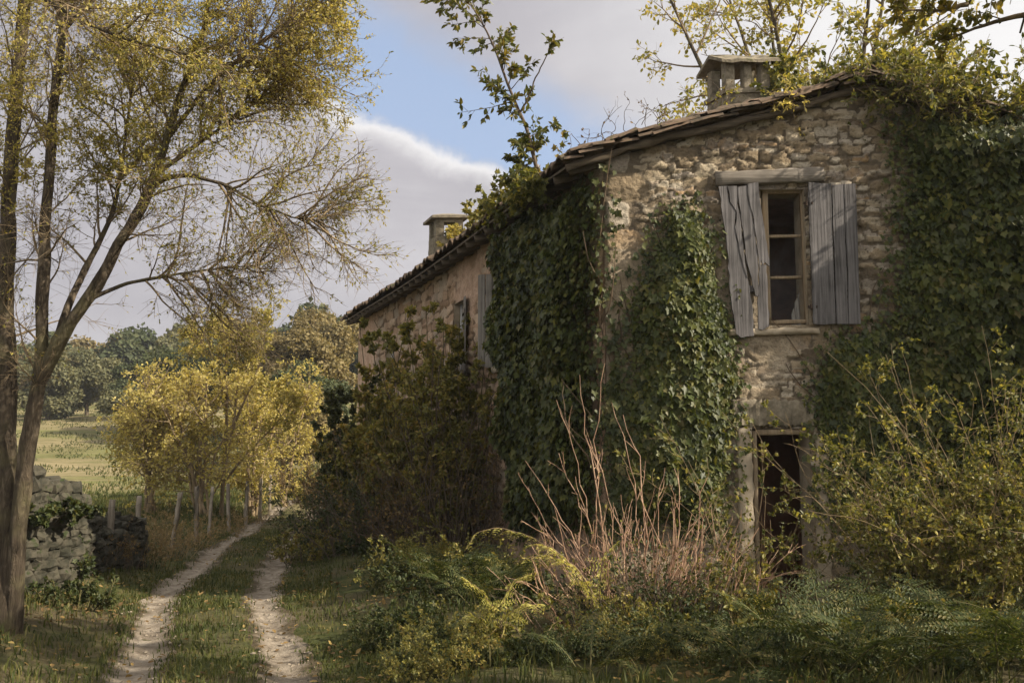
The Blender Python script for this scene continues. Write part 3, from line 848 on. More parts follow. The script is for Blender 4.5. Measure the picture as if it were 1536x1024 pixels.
# verge over the gable: worn barge pole and a ragged stack of broken tiles
mb = MB(); n_ = 16
for sgn in (0, 1):
    vs = np.linspace(-.5, HALF + .05, n_)
    q = np.array([NC - D * .13 + X1 * (v if not sgn else 2 * HALF - v) + Z1 * (EAVE + .02 + SLOPE * v + .025 * math.sin(v * 2.3 + sgn)) for v in vs])
    q = q + rng.normal(0, .008, q.shape)
    mb.tubes(q[None], (np.linspace(.045, .04, n_) * (1 + .2 * rng.normal(size=n_)))[None], 9)
part(mb, 'verge_beam', M['dark_wood'], roof, True)
mb = MB()
for sgn in (0, 1):
    for v in np.arange(-.5, HALF + .05, .16):
        for lay in range(2):
            vv = v + rng.uniform(-.05, .05)
            q = NC - D * (.17 + rng.uniform(-.05, .06)) + X1 * (vv if not sgn else 2 * HALF - vv) + Z1 * (EAVE + .105 + lay * .05 + SLOPE * vv + rng.normal(0, .012))
            tl = nrm(X1 * (1 if not sgn else -1) + Z1 * (SLOPE + rng.normal(0, .08))); th = np.linspace(0, PI, 7)
            side_ = nrm(np.cross(tl, Z1)); upv = np.cross(side_, tl); L_ = rng.uniform(.16, .3)
            s0 = q + np.cos(th)[:, None] * side_ * .1 + np.sin(th)[:, None] * upv * .055; s1 = s0 + tl * L_
            s0b = q + np.cos(th)[:, None] * side_ * .08 + np.sin(th)[:, None] * upv * .035; s1b = s0b + tl * L_
            mb.grid(np.stack([s0, s1], 0), None, True); mb.grid(np.stack([s0b, s1b], 0)); mb.grid(np.stack([s0, s0b], 0)); mb.grid(np.stack([s1b, s1], 0))
part(mb, 'verge_tile_row', M['tile'], roof)


def chimney(cx, cy, zb, zt, wx, wd, rng, style, label, mat):
    """built on the house axes: X across, D along"""
    ch = thing('chimney', None, None, tuple(np.array([cx, cy, zb]) - NC - Z1 * EAVE)); ch.parent = roof; ch['label'] = label
    c = np.array([cx, cy, 0.0]); H = zt - zb; hb = zb + H * .52
    def blk(mb, x0, x1, d0, d1, z0, z1_, jit=.008, st=.09):
        # stone block with a gridded, uneven skin
        for (f0, f1, fx) in ((0, 0, 0),):
            pass
        nx_, nd, nz = (max(2, int((b_ - a_) / st) + 1) for a_, b_ in ((x0, x1), (d0, d1), (z0, z1_)))
        f = lambda x, d, z: c + X1 * np.asarray(x)[..., None] + D * np.asarray(d)[..., None] + Z1 * np.asarray(z)[..., None]
        xs, ds, zs = np.linspace(x0, x1, nx_ + 1), np.linspace(d0, d1, nd + 1), np.linspace(z0, z1_, nz + 1)
        for dd, fl in ((d0, False), (d1, True)):
            U, V_ = np.meshgrid(xs, zs, indexing='ij'); p = f(U, np.full_like(U, dd), V_); p = p + jit * (vnoise(U * 13 + 7, V_ * 13, 3) - .5)[..., None] * D * 2.5; mb.grid(p, None, fl)
        for xx, fl in ((x0, True), (x1, False)):
            U, V_ = np.meshgrid(ds, zs, indexing='ij'); p = f(np.full_like(U, xx), U, V_); p = p + jit * (vnoise(U * 13, V_ * 13, 5) - .5)[..., None] * X1 * 2.5; mb.grid(p, None, fl)
        for zz, fl in ((z0, True), (z1_, False)):
            U, V_ = np.meshgrid(xs, ds, indexing='ij'); mb.grid(f(U, V_, np.full_like(U, zz)), None, fl)
    mb = MB(); blk(mb, -wx / 2, wx / 2, -wd / 2, wd / 2, zb - .35, hb)
    if style == 'gable': blk(mb, -wx / 2 - .03, wx / 2 + .03, -wd / 2 - .03, wd / 2 + .03, hb - .02, hb + .05)
    part(mb, 'shaft', mat, ch)
    pw = .12 if style == 'gable' else .15
    top = zb + H * .86
    h0 = hb + (.05 if style == 'gable' else 0)
    for sx in (-1, 1):
        for sd in (-1, 1):
            mb = MB(); x_ = sx * (wx / 2 - pw / 2 - .005); d_ = sd * (wd / 2 - pw / 2 - .005); blk(mb, x_ - pw / 2, x_ + pw / 2, d_ - pw / 2, d_ + pw / 2, h0, top, .01); part(mb, 'pier', mat, ch)
    mb = MB()
    if style == 'gable':
        blk(mb, -.05, .05, -wd / 2 + .005, -wd / 2 + .11, h0, top, .01)
    else:
        blk(mb, -wx / 2 + pw, wx / 2 - pw, -wd / 2 + .005, -wd / 2 + pw, top - .07, top, .01)
    part(mb, 'pier', mat, ch)
    mb = MB()
    if style == 'gable':                # two slabs leaning on each other, ridge along X
        ov = .1
        f = lambda x, d, z: c + X1 * x + D * d + Z1 * z
        for sgn in (-1, 1):
            q = []
            for x in np.linspace(-wx / 2 - ov, wx / 2 + ov, 7):
                jz = rng.normal(0, .008)
                q.append([f(x, 0, zt + jz), f(x, sgn * (wd / 2 + ov), top + .0 + jz), f(x, sgn * (wd / 2 + ov), top - .045 + jz), f(x, 0, zt - .05 + jz)])
            q = np.array(q); i = np.arange(28).reshape(7, 4); nx2 = np.roll(i, -1, 1)
            ff = np.stack([i[:-1], nx2[:-1], nx2[1:], i[1:]], -1).reshape(-1, 4)
            mb.add(q.reshape(-1, 3), ff, [[0, 1, 2, 3]], [[27, 26, 25, 24]])
    else:
        ov = .09
        b = [c + X1 * sx * (wx / 2 + ov) + D * sd * (wd / 2 + ov) for sx, sd in ((-1, -1), (1, -1), (1, 1), (-1, 1))]
        tp2 = [c + X1 * sx * .08 + D * sd * .08 for sx, sd in ((-1, -1), (1, -1), (1, 1), (-1, 1))]
        V = [p + Z1 * (top + .0) for p in b] + [p + Z1 * (top + .05) for p in b] + [p + Z1 * zt for p in tp2]
        mb.add(np.array(V), [[3, 2, 1, 0], [0, 1, 5, 4], [1, 2, 6, 5], [2, 3, 7, 6], [3, 0, 4, 7], [4, 5, 9, 8], [5, 6, 10, 9], [6, 7, 11, 10], [7, 4, 8, 11], [8, 9, 10, 11]])
    part(mb, 'chimney_cap', mat, ch)
    return ch


chimney(3.2, 13.55, 6.0, 7.3, .62, .5, rng, 'gable', 'near chimney with slab gabled cap above open vents', M['lichen_stone'])
pt = at(669, 322, 18.6)
chimney(pt[0], 18.6, 5.3, pt[2], .52, .5, rng, 'hip', 'far chimney with low pyramid cap and square vent', M['lichen_stone'])

# ------------------------------------------------------------------ plant growth
def grow(S, Dr, L, k, wander, up, rng, bias=None, curl=0.0):
    n = len(S); P = np.empty((n, k, 3)); P[:, 0] = S; d = nrm(Dr); st = (L / (k - 1))[:, None]
    drift = rng.normal(0, 1, (n, 3)) * curl
    for i in range(1, k):
        d = d + rng.normal(0, wander, (n, 3)) + drift
        d[:, 2] += up
        if bias is not None: d = d + bias
        d = nrm(d); P[:, i] = P[:, i - 1] + d * st
    return P


def spawn(P, L, m, fr, ang, rng, lr, pw=1.0, short=.5, flat=0.0):
    """m side shoots per polyline -> start, direction, length, fraction"""
    n, k = P.shape[:2]; par = np.repeat(np.arange(n), m); f = fr[0] + (fr[1] - fr[0]) * rng.random(n * m) ** pw
    x = f * (k - 1); i = np.minimum(x.astype(int), k - 2); w = (x - i)[:, None]
    S = P[par, i] * (1 - w) + P[par, i + 1] * w; T = nrm(P[par, i + 1] - P[par, i])
    q = rng.normal(size=T.shape); q[:, 2] *= (1 - flat); q = nrm(q - (q * T).sum(-1, keepdims=True) * T)
    a = np.radians(rng.uniform(ang[0], ang[1], n * m))[:, None]
    return S, T * np.cos(a) + q * np.sin(a), L[par] * rng.uniform(lr[0], lr[1], n * m) * (1 - short * f), f, par


def taper(n, k, r0, r1):
    r0 = np.broadcast_to(r0, (n,)); r1 = np.broadcast_to(r1, (n,)); s = np.linspace(0, 1, k)[None]
    return r0[:, None] * (1 - s) + r1[:, None] * s


def sit_leaves(P, m, fr, rng, droop=.3, spread=.9, upn=.4):
    n, k = P.shape[:2]; par = np.repeat(np.arange(n), m); f = rng.uniform(fr[0], fr[1], n * m)
    x = f * (k - 1); i = np.minimum(x.astype(int), k - 2); w = (x - i)[:, None]
    S = P[par, i] * (1 - w) + P[par, i + 1] * w; T = nrm(P[par, i + 1] - P[par, i])
    d = nrm(T + rng.normal(0, spread, T.shape) - Z1 * droop); N = nrm(rng.normal(0, .7, T.shape) + Z1 * upn)
    return S, d, N


def bush(name, label, cat, loc, rx, ry, h, stems, subs, tw, nl, ls, leafm, barkm, seed, kind='oval', group=None, lean=(0, 0), spread=.5, droop=.2,
         wander=.09, up=.02, r=.012, fr=(.25, 1), wid=1.0, leaves=True, arch=0.0):
    """many stems from one base, twigs and leaves: parts branches and leaves"""
    rng = np.random.default_rng(seed); t = thing(name, label, cat, loc, group)
    a = rng.uniform(0, 2 * PI, stems); q = np.sqrt(rng.random(stems)); S = np.stack([q * np.cos(a) * rx * .6, q * np.sin(a) * ry * .6, np.full(stems, -.1)], 1)
    Dv = np.stack([np.cos(a) * q * spread * min(1.6, rx / max(h, .1) * 1.4) + lean[0], np.sin(a) * q * spread * min(1.6, ry / max(h, .1) * 1.4) + lean[1], np.ones(stems)], 1)
    L = h * rng.uniform(.6, 1.08, stems)
    P = grow(S, Dv, L, 9, wander, up - arch, rng, None, .02)
    br = MB(); br.tubes(P, taper(stems, 9, r * rng.uniform(.7, 1.2, stems), r * .3), 5)
    kk_ = min(1.0, 1.15 / h); S1, D1, L1, f, _ = spawn(P, L, subs, fr, (25, 65), rng, (.25 * kk_, .5 * kk_))
    P1 = grow(S1, D1, L1, 6, wander * 1.4, .04 - arch, rng); br.tubes(P1, taper(len(P1), 6, r * .42, r * .14), 4)
    S2, D2, L2, f, _ = spawn(P1, L1, tw, (.2, 1), (25, 70), rng, (.3, .6))
    P2 = grow(S2, D2, L2, 4, wander * 1.6, .0, rng); br.tubes(P2, taper(len(P2), 4, r * .2, r * .08), 3)
    br.build('branches', barkm, t, True)
    if leaves and nl:
        lf = MB()
        for PP, m in ((P2, nl), (P1, max(1, nl // 2))):
            s, d, N = sit_leaves(PP, m, (.15, 1), rng, droop); lf.leaves(s, d, N, ls * rng.uniform(.6, 1.25, len(s)), kind, wid)
        lf.build('leaves', leafm, t)
    return t


def G3(px, py, Y): return at(px, py, Y)


# ------------------------------------------------------------------ ivy on the walls
def in_poly(x, y, poly):
    p = np.asarray(poly, float); c = np.zeros(len(x), bool); j = len(p) - 1
    for i in range(len(p)):
        a, b = p[i], p[j]
        m = ((a[1] > y) != (b[1] > y)) & (x < (b[0] - a[0]) * (y - a[1]) / (b[1] - a[1] + 1e-9) + a[0]); c ^= m; j = i
    return c


def edge_dist(x, y, poly):
    p = np.asarray(poly, float); d = np.full(len(x), 1e9); j = len(p) - 1
    for i in range(len(p)):
        a, b = p[j], p[i]; ab = b - a; tt = np.clip(((x - a[0]) * ab[0] + (y - a[1]) * ab[1]) / (ab @ ab + 1e-9), 0, 1)
        d = np.minimum(d, np.hypot(x - a[0] - ab[0] * tt, y - a[1] - ab[1] * tt)); j = i
    return d


def ivy(name, label, wall, poly_px, n, thick, seed, mat, size=(.06, .11), mat2=None, edge=.35, base=.02, bulge=None, cat='ivy', group=None):
    """leaves over a patch of wall; the patch outline is turned into wall coordinates first, thick(a,z) is how far it stands out"""
    rng = np.random.default_rng(seed)
    P0, ax, no = (NC, X1, GN) if wall == 'gable' else (NC, D, NOUT)
    W = np.array([on_plane(px, py, P0, no) for px, py in poly_px]); poly = np.stack([(W - P0) @ ax, W[:, 2]], 1)
    lo, hi = poly.min(0) - .15, poly.max(0) + .15
    m = n * 3; a = rng.uniform(lo[0], hi[0], m); z = rng.uniform(lo[1], hi[1], m)
    wa = a + .35 * (fbm(a * 2.2, z * 2.2, seed) - .5) + .12 * (vnoise(a * 9, z * 9, seed + 2) - .5); wz = z + .35 * (fbm(a * 2.2, z * 2.2, seed + 5) - .5) + .12 * (vnoise(a * 9, z * 9, seed + 4) - .5)
    inp = in_poly(wa, wz, poly); ed = edge_dist(wa, wz, poly)
    keep = inp & (rng.random(m) < .25 + .75 * sstep(0, edge, ed)) | (~inp & (ed < .12) & (rng.random(m) < .12))
    a, z, ed, inp = a[keep][:n], z[keep][:n], ed[keep][:n], inp[keep][:n]; k = len(a)
    lump = .35 + 1.1 * fbm(a * 1.5, z * 1.5, seed + 8) * (.7 + .6 * fbm(a * 5, z * 5, seed + 9))
    th = thick * sstep(-.05, edge * 1.6, ed) * lump
    if bulge is not None: th = th + bulge(a, z) * lump
    q = rng.random(k) ** .45
    out = base + .05 + th * q
    t = thing(name, label, cat, tuple(P0 + ax * poly[:, 0].mean() + no * .05), group)
    org = np.array(t.location)
    pos = P0 + a[:, None] * ax + z[:, None] * Z1 + out[:, None] * no - org
    T = nrm(-Z1 * .9 + ax * rng.normal(0, .55, (k, 1)) + no * rng.uniform(.0, .7, (k, 1))); N = nrm(no * 1.0 + Z1 * .45 + rng.normal(0, .55, (k, 3)))
    sz = (size[0] * .7 + (size[1] * 1.12 - size[0] * .7) * rng.random(k) ** 1.3) * (.75 + .5 * sstep(0, edge, ed))
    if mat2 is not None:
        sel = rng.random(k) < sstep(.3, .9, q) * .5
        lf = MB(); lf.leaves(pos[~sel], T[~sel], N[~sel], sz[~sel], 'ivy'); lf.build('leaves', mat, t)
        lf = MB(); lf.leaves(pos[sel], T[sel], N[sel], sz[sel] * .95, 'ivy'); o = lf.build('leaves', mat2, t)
    else:
        lf = MB(); lf.leaves(pos, T, N, sz, 'ivy'); lf.build('leaves', mat, t)
    # creeping stems
    ns = max(10, int(k / 300)); i = rng.integers(0, k, ns); S = P0 + a[i][:, None] * ax + np.minimum(z[i], 1.2)[:, None] * Z1 * 0 + Z1 * (poly[:, 1].min() * .3 + z[i][:, None] * .6) + no * .04 - org
    S = P0 + a[i][:, None] * ax + (z[i] - .5)[:, None] * Z1 + no * .045 - org
    P = grow(S, np.repeat(Z1[None], ns, 0) + ax * rng.normal(0, .35, (ns, 1)), rng.uniform(.6, 1.4, ns), 9, .16, .05, rng); rel = (P + org - P0) @ no; P = P - (rel - .045)[..., None] * no
    st_ = MB(); st_.tubes(P, taper(ns, 9, .011, .004), 5); st_.build('stems', M['twig'], t, True)
    return t


IVY1 = [(768, 345), (800, 310), (850, 292), (905, 262), (909, 330), (908, 420), (908, 480), (910, 560), (910, 640), (912, 800), (780, 800), (772, 640), (762, 520), (765, 420)]
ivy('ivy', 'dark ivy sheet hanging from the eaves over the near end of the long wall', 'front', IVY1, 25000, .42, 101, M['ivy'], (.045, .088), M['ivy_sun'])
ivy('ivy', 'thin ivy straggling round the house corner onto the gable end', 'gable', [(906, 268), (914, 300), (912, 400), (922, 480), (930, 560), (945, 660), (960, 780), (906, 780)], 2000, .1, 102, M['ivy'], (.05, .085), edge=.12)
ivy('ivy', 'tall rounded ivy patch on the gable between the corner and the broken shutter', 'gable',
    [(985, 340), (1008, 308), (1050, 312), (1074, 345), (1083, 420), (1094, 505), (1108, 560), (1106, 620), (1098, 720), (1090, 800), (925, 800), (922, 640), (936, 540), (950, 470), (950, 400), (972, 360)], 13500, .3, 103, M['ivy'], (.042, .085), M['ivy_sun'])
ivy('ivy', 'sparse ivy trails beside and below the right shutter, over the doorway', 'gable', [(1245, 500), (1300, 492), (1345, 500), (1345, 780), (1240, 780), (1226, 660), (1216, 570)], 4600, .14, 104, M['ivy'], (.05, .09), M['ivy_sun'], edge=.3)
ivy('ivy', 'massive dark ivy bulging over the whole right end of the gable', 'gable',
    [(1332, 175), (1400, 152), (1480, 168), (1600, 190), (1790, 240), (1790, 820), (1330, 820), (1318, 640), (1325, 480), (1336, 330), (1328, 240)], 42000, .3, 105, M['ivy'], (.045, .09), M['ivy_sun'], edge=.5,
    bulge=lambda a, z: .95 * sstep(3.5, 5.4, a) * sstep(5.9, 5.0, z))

# ------------------------------------------------------------------ greenery on the roof
def tangle(name, label, cat, pts, n, L, seed, leafm, barkm, nl=3, ls=.06, up=.02, out=None, curl=.16, r=.005, kind='oval', spread=(.06, .06, .04), fr=(.1, 1), droop=.3, group=None, dirs=None, wander=.32, subs=2):
    """curling bare or leafy vines starting from points along a line"""
    rng = np.random.default_rng(seed); pts = np.asarray(pts, float); t = thing(name, label, cat, tuple(pts[len(pts) // 2]), group); org = np.array(t.location)
    x = rng.random(n) * (len(pts) - 1); i = np.minimum(x.astype(int), len(pts) - 2); w = (x - i)[:, None]
    S = pts[i] * (1 - w) + pts[i + 1] * w + rng.normal(0, 1, (n, 3)) * np.array(spread) - org
    Dv = rng.normal(0, .6, (n, 3)) + (np.array([0, 0, .7]) if dirs is None else np.asarray(dirs))
    Ln = rng.uniform(.4, 1.0, n) * L
    P = grow(S, Dv, Ln, 12, wander, up, rng, None, curl)
    br = MB(); br.tubes(P, taper(n, 12, r, r * .4), 4)
    S1, D1, L1, _, _ = spawn(P, Ln, subs, (.3, 1), (30, 80), rng, (.2, .45)); P1 = grow(S1, D1, L1, 5, wander, up, rng); br.tubes(P1, taper(len(P1), 5, r * .5, r * .2), 3)
    br.build('branches', barkm, t, True)
    if nl:
        lf = MB()
        for PP, m in ((P, nl * 2), (P1, nl)):
            s, d, N = sit_leaves(PP, m, fr, rng, droop); lf.leaves(s, d, N, ls * rng.uniform(.6, 1.3, len(s)), kind)
        lf.build('leaves', leafm, t)
    return t


def rake(v, up=.22, back=0.0): return NC + D * (-.12 + back) + X1 * v + Z1 * (EAVE + up + SLOPE * v)
def eave(u, up=.2, v=-.4): return NC + D * u + X1 * v + Z1 * (EAVE + up + SLOPE * v - .09 * math.sin(PI * min(max(u / LEN, 0), 1)) ** 2)


tangle('roof_vine', 'bare curling bramble runners on the tiles above the gable, left of the near chimney', 'vine', [rake(v, .24, .3) for v in (-.2, .4, 1.0, 1.7)], 34, .75, 201, M['brown'], M['dead'], 1, .04, .01, curl=.1, r=.0045)
tangle('roof_vine', 'leafy green creeper hanging in a thick fringe over the near end of the eaves', 'vine', [eave(u, .08, -.5) for u in (.3, .8, 1.4, 2.2)], 40, .42, 202, M['bramble'], M['stem'], 5, .08, -.1, curl=.08, kind='ivy', dirs=NOUT * .5 - Z1 * .2)
tangle('roof_vine', 'low leafy creeper running along the tiles at the middle of the eaves', 'vine', [eave(u, .2, -.3) for u in (1.5, 2.2, 3.2, 4.2)], 60, .42, 203, M['olive'], M['stem'], 6, .075, .03, curl=.06, kind='ivy', spread=(.12, .12, .05))
tangle('roof_vine', 'sunlit yellow green creeper around the foot of the far chimney', 'vine', [np.array([pt[0] + .1, 18.3, 5.25]), np.array([pt[0] + .32, 18.25, 5.55]), np.array([pt[0] + .2, 18.3, 6.0])], 30, .55, 204, M['yellow'], M['stem'], 6, .07, .0, curl=.05, kind='ivy')
tangle('roof_vine', 'golden leafy creeper over the right side of the near chimney', 'vine', [np.array([3.55, 13.1, 6.25]), np.array([3.65, 13.2, 6.7]), np.array([3.75, 13.4, 7.1]), np.array([4.0, 13.2, 6.6])], 50, .5, 205, M['bramble'], M['stem'], 6, .07, .0, curl=.06, kind='ivy')
tangle('roof_vine', 'wisp of leafy creeper trailing over the verge below the near chimney', 'vine', [rake(1.85, .15), rake(2.15, .18)], 16, .5, 206, M['yellow'], M['brier'], 4, .06, -.09, curl=.05, kind='lance', dirs=(0, -.6, -.1))
tangle('roof_vine', 'yellow green creeper spilling over the peak of the gable', 'vine', [rake(2.95, .05), rake(3.3, -.02) + Z1 * 0, NC + X1 * 3.9 + Z1 * (EAVE + .62) + GN * .2, NC + X1 * 4.4 + Z1 * (EAVE + .5) + GN * .25], 90, .7, 207, M['bramble'], M['brier'], 7, .065, -.04, curl=.06, kind='lance', dirs=(.1, -.5, .25))
tangle('roof_vine', 'dense bright creeper along the right slope of the roof above the ivy mass', 'vine', [NC + X1 * v + D * b + Z1 * (EAVE + .2 + SLOPE * (2 * HALF - v)) for v, b in ((3.2, .3), (4.0, .3), (4.8, .25), (5.6, .1), (6.3, -.1))], 420, 1.05, 208, M['bramble'], M['brier'], 8, .075, .01, curl=.05, kind='oval', spread=(.15, .25, .12), dirs=(0, -.4, .55))
tangle('roof_vine', 'thin leafy sprig standing on the tiles left of the near chimney', 'vine', [np.array([2.75, 13.2, 6.05]), np.array([2.85, 13.3, 6.1])], 6, 1.0, 209, M['gold'], M['dead'], 5, .06, .1, curl=.05)
tangle('roof_vine', 'creeper tuft rooted on the tiles below the sapling', 'vine', [eave(u, .2, -.35) for u in (.9, 1.5, 2.1)], 22, .55, 210, M['fig'], M['stem'], 4, .08, .04, curl=.06, kind='ivy', spread=(.1, .12, .05))

# sapling growing out of the eaves: main leader and a fork, leaves in loose sprays
base = eave(1.25, .1, -.25); Ys = base[1]
t = thing('roof_sapling', 'leafy sapling sprouting from the eaves with a long leaning stem and side fork', 'tree', tuple(base))
rng = np.random.default_rng(77)
lead = np.array([at(px, py, Ys) for px, py in ((812, 255), (790, 190), (772, 150), (748, 88), (727, 42), (700, -8))]) - base
lead[0] = (0, 0, -.1)
fork = np.array([at(px, py, Ys - .1 * i) for i, (px, py) in enumerate(((781, 168), (792, 148), (806, 110), (820, 85), (832, 58)))]) - base
def resample(p, k):
    s = np.concatenate([[0], np.cumsum(np.linalg.norm(np.diff(p, axis=0), axis=1))]); u_ = np.linspace(0, s[-1], k)
    return np.stack([np.interp(u_, s, p[:, i]) for i in range(3)], 1)
lead = resample(lead, 16); fork = resample(fork, 16)
lead[1:-1] += rng.normal(0, .006, (14, 3)); fork[1:-1] += rng.normal(0, .005, (14, 3))
br = MB(); br.tubes(np.stack([lead, fork]), np.stack([np.linspace(.03, .008, 16), np.linspace(.014, .005, 16)]), 7)
Ll = np.array([2.2, 1.0])
S, Dv, L, f, par = spawn(np.stack([lead]), np.array([2.3]), 46, (.12, 1), (38, 75), rng, (.2, .38), 1, .35, .3)
L = L * np.where((f > .45) & (Dv[:, 0] < 0), 1.25, .62)
P1 = grow(S, Dv, L, 6, .12, .02, rng); br.tubes(P1, taper(len(P1), 6, .007, .002), 4)
S, Dv, L2, f, par = spawn(np.stack([fork]), np.array([1.0]), 7, (.72, 1), (25, 60), rng, (.16, .26), 1, .2)
P1b = grow(S, Dv, L2, 6, .1, .02, rng); br.tubes(P1b, taper(len(P1b), 6, .004, .0015), 4)
S, Dv, L3, f, par = spawn(P1, L, 3, (.35, 1), (25, 65), rng, (.3, .55)); P2 = grow(S, Dv, L3, 4, .12, 0, rng); br.tubes(P2, taper(len(P2), 4, .003, .0012), 3)
br.build('trunk', M['dead'], t, True)
lf = MB()
for PP, m in ((P1, 9), (P2, 9), (P1b, 6)):
    s, d, N = sit_leaves(PP, m, (.25, 1.0), rng, .45, .75); lf.leaves(s, d, N, .095 * rng.uniform(.6, 1.2, len(s)), 'oval', .85)
s, d, N = sit_leaves(fork[None], 10, (.85, 1.0), rng, .1, .9); lf.leaves(s, d, N, .13 * rng.uniform(.7, 1.2, len(s)), 'oval', .9)
lf.build('crown', M['fig'], t)

# ------------------------------------------------------------------ trees
def tree(name, label, cat, loc, stems_, n1, n2, n3, nl, ls, leafm, barkm, seed, kind='oval', L1=(.8, 1.8), up=.04, bias=None, group=None, lr2=(.35, .6), lr3=(.3, .6), wander=.1, droop=.3, fr=(.3, 1), dens=None, tw=.0022, r1=.02, ang=(30, 65), wid=1.0, mats2=None):
    """stems_: list of (points, r0, r1) in the tree's own frame. > trunk, branches, crown"""
    rng = np.random.default_rng(seed); t = thing(name, label, cat, loc, group)
    tk = MB(); PS = []; LS = []
    for p, r0, r1_ in stems_:
        q = resample(np.asarray(p, float), 22); q[1:-1] += rng.normal(0, .25 * r0, (20, 3)) * .3; PS.append(q); LS.append(np.linalg.norm(np.diff(q, axis=0), axis=1).sum())
        rr = r0 + (r1_ - r0) * np.linspace(0, 1, 22) ** .8; rr = rr * (1 + .06 * rng.normal(size=22))
        if ls < .05:
            q2 = resample(q, 90); sd_ = 20; r2 = np.interp(np.linspace(0, 1, 90), np.linspace(0, 1, 22), rr); tk.tubes(q2[None], r2[None], sd_)
            v_ = tk.V[-1].reshape(90, sd_, 3); th_ = np.arange(sd_)[None] + 0 * v_[..., 0]; zz_ = np.linspace(0, LS[-1], 90)[:, None] + 0 * th_
            f_ = 1 + .3 * (fbm(np.abs(th_ - 10) * .9, zz_ * 4, 9) - .5) + .22 * (fbm(th_ * .3, zz_ * 2.2, 19) - .5); f_[:, 0] = f_[:, 0]
            tk.V[-1] = (q2[:, None] + (v_ - q2[:, None]) * f_[..., None]).reshape(-1, 3)
        else: tk.tubes(q[None], rr[None], 12)
    tk.build('trunk', barkm, t, True)
    PS = np.array(PS); LS = np.array(LS)
    S, Dv, _, f, par = spawn(PS, LS, n1, fr, ang, rng, (1, 1), .85, 0)
    L = rng.uniform(L1[0], L1[1], len(S)) * (1.15 - .5 * f)
    P1 = grow(S, Dv, L, 9, wander, up, rng, bias, .015)
    br = MB(); br.tubes(P1, taper(len(P1), 9, r1 * (.5 + .7 * L / L1[1]), r1 * .22), 6)
    S, Dv, L2, f, _ = spawn(P1, L, n2, (.15, 1), (25, 65), rng, lr2, 1, .4); P2 = grow(S, Dv, L2, 7, wander * 1.2, up * .7, rng, bias, .02); br.tubes(P2, taper(len(P2), 7, r1 * .3, r1 * .1), 4)
    S, Dv, L3, f, _ = spawn(P2, L2, n3, (.15, 1), (25, 70), rng, lr3, 1, .3); P3 = grow(S, Dv, L3, 4, wander * 1.3, 0, rng, bias); br.tubes(P3, taper(len(P3), 4, tw, tw * .5), 3)
    br.build('branches', M['limb'] if barkm is M['bark'] else barkm, t, True)
    lf = MB()
    for PP, m in ((P3, nl), (P2, max(1, nl // 2))):
        s, d, N = sit_leaves(PP, m, (.1, 1), rng, droop)
        if dens is not None:
            k = rng.random(len(s)) < dens(s + np.array(loc)); s, d, N = s[k], d[k], N[k]
        sz = ls * rng.uniform(.6, 1.25, len(s))
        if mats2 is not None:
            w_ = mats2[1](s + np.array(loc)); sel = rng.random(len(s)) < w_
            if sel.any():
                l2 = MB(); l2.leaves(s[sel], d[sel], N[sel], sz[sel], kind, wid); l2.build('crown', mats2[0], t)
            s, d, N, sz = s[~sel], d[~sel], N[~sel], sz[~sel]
        lf.leaves(s, d, N, sz, kind, wid)
    lf.build('crown', leafm, t)
    return t


# big tree on the left bank of the track
Y0 = 9.3; b0 = gx(12, 948); b0 = np.array([-4.72, Y0, 0.0])
def lt(pts, Ys): return [at(px, py, yy) - b0 for (px, py), yy in zip(pts, Ys)]
main = lt([(10, 960), (12, 900), (12, 800), (12, 700), (8, 600), (8, 450), (14, 300), (26, 120), (38, 0), (46, -200)], [9.3] * 3 + [9.35, 9.45, 9.6, 9.8, 9.9, 10, 10])
st2 = lt([(16, 955), (22, 900), (29, 800), (38, 690), (52, 600), (66, 545), (62, 470), (68, 340), (80, 170), (96, 30), (108, -160)], [9.3, 9.25, 9.2, 9.15, 9.1, 9.1, 9.1, 9.1, 9.1, 9.2, 9.3])
st3 = lt([(58, 572), (92, 505), (150, 420), (200, 332), (226, 278), (246, 225), (268, 150), (300, 60), (330, -60)], [9.1, 9.05, 9, 8.95, 8.9, 8.9, 8.85, 8.8, 8.8])
l4 = lt([(222, 285), (250, 266), (285, 262), (340, 278), (390, 308), (440, 326), (480, 332)], [8.9, 8.85, 8.8, 8.75, 8.7, 8.7, 8.7])
l5 = lt([(232, 262), (275, 232), (320, 200), (375, 160), (440, 100)], [8.9, 9, 9.1, 9.2, 9.3])
l6 = lt([(130, 450), (190, 425), (260, 412), (310, 405), (360, 400), (390, 398)], [9.0, 9.1, 9.2, 9.3, 9.3, 9.3])
l7 = lt([(30, -60), (70, 2), (130, 35), (190, 60), (262, 78), (330, 90)], [9.8, 8.6, 8.3, 8.2, 8.2, 8.2])
l8 = lt([(80, 520), (110, 440), (140, 380), (170, 320), (185, 230), (200, 120)], [9.1, 9.3, 9.5, 9.6, 9.7, 9.8])
l9 = lt([(96, 40), (170, -30), (260, -80), (340, -110), (430, -130)], [9.2, 9.1, 9, 9, 9])
l10 = lt([(250, 210), (310, 130), (380, 70), (450, 30), (505, 20)], [8.9, 8.8, 8.8, 8.8, 8.8])
def dens_left(p):
    z = p[:, 2]; return np.clip(.14 + .95 * sstep(3.3, 5.2, z), 0, 1.1) * (.15 + 1.15 * sstep(.3, .62, fbm(p[:, 0] * 1.6 + p[:, 1], z * 1.6, 301)))
stems_left = [(main, .125, .045), (st2, .085, .03), (st3, .07, .016), (l4, .026, .005), (l5, .024, .006), (l6, .022, .005), (l7, .035, .008), (l8, .04, .01), (l9, .04, .01), (l10, .025, .006)]
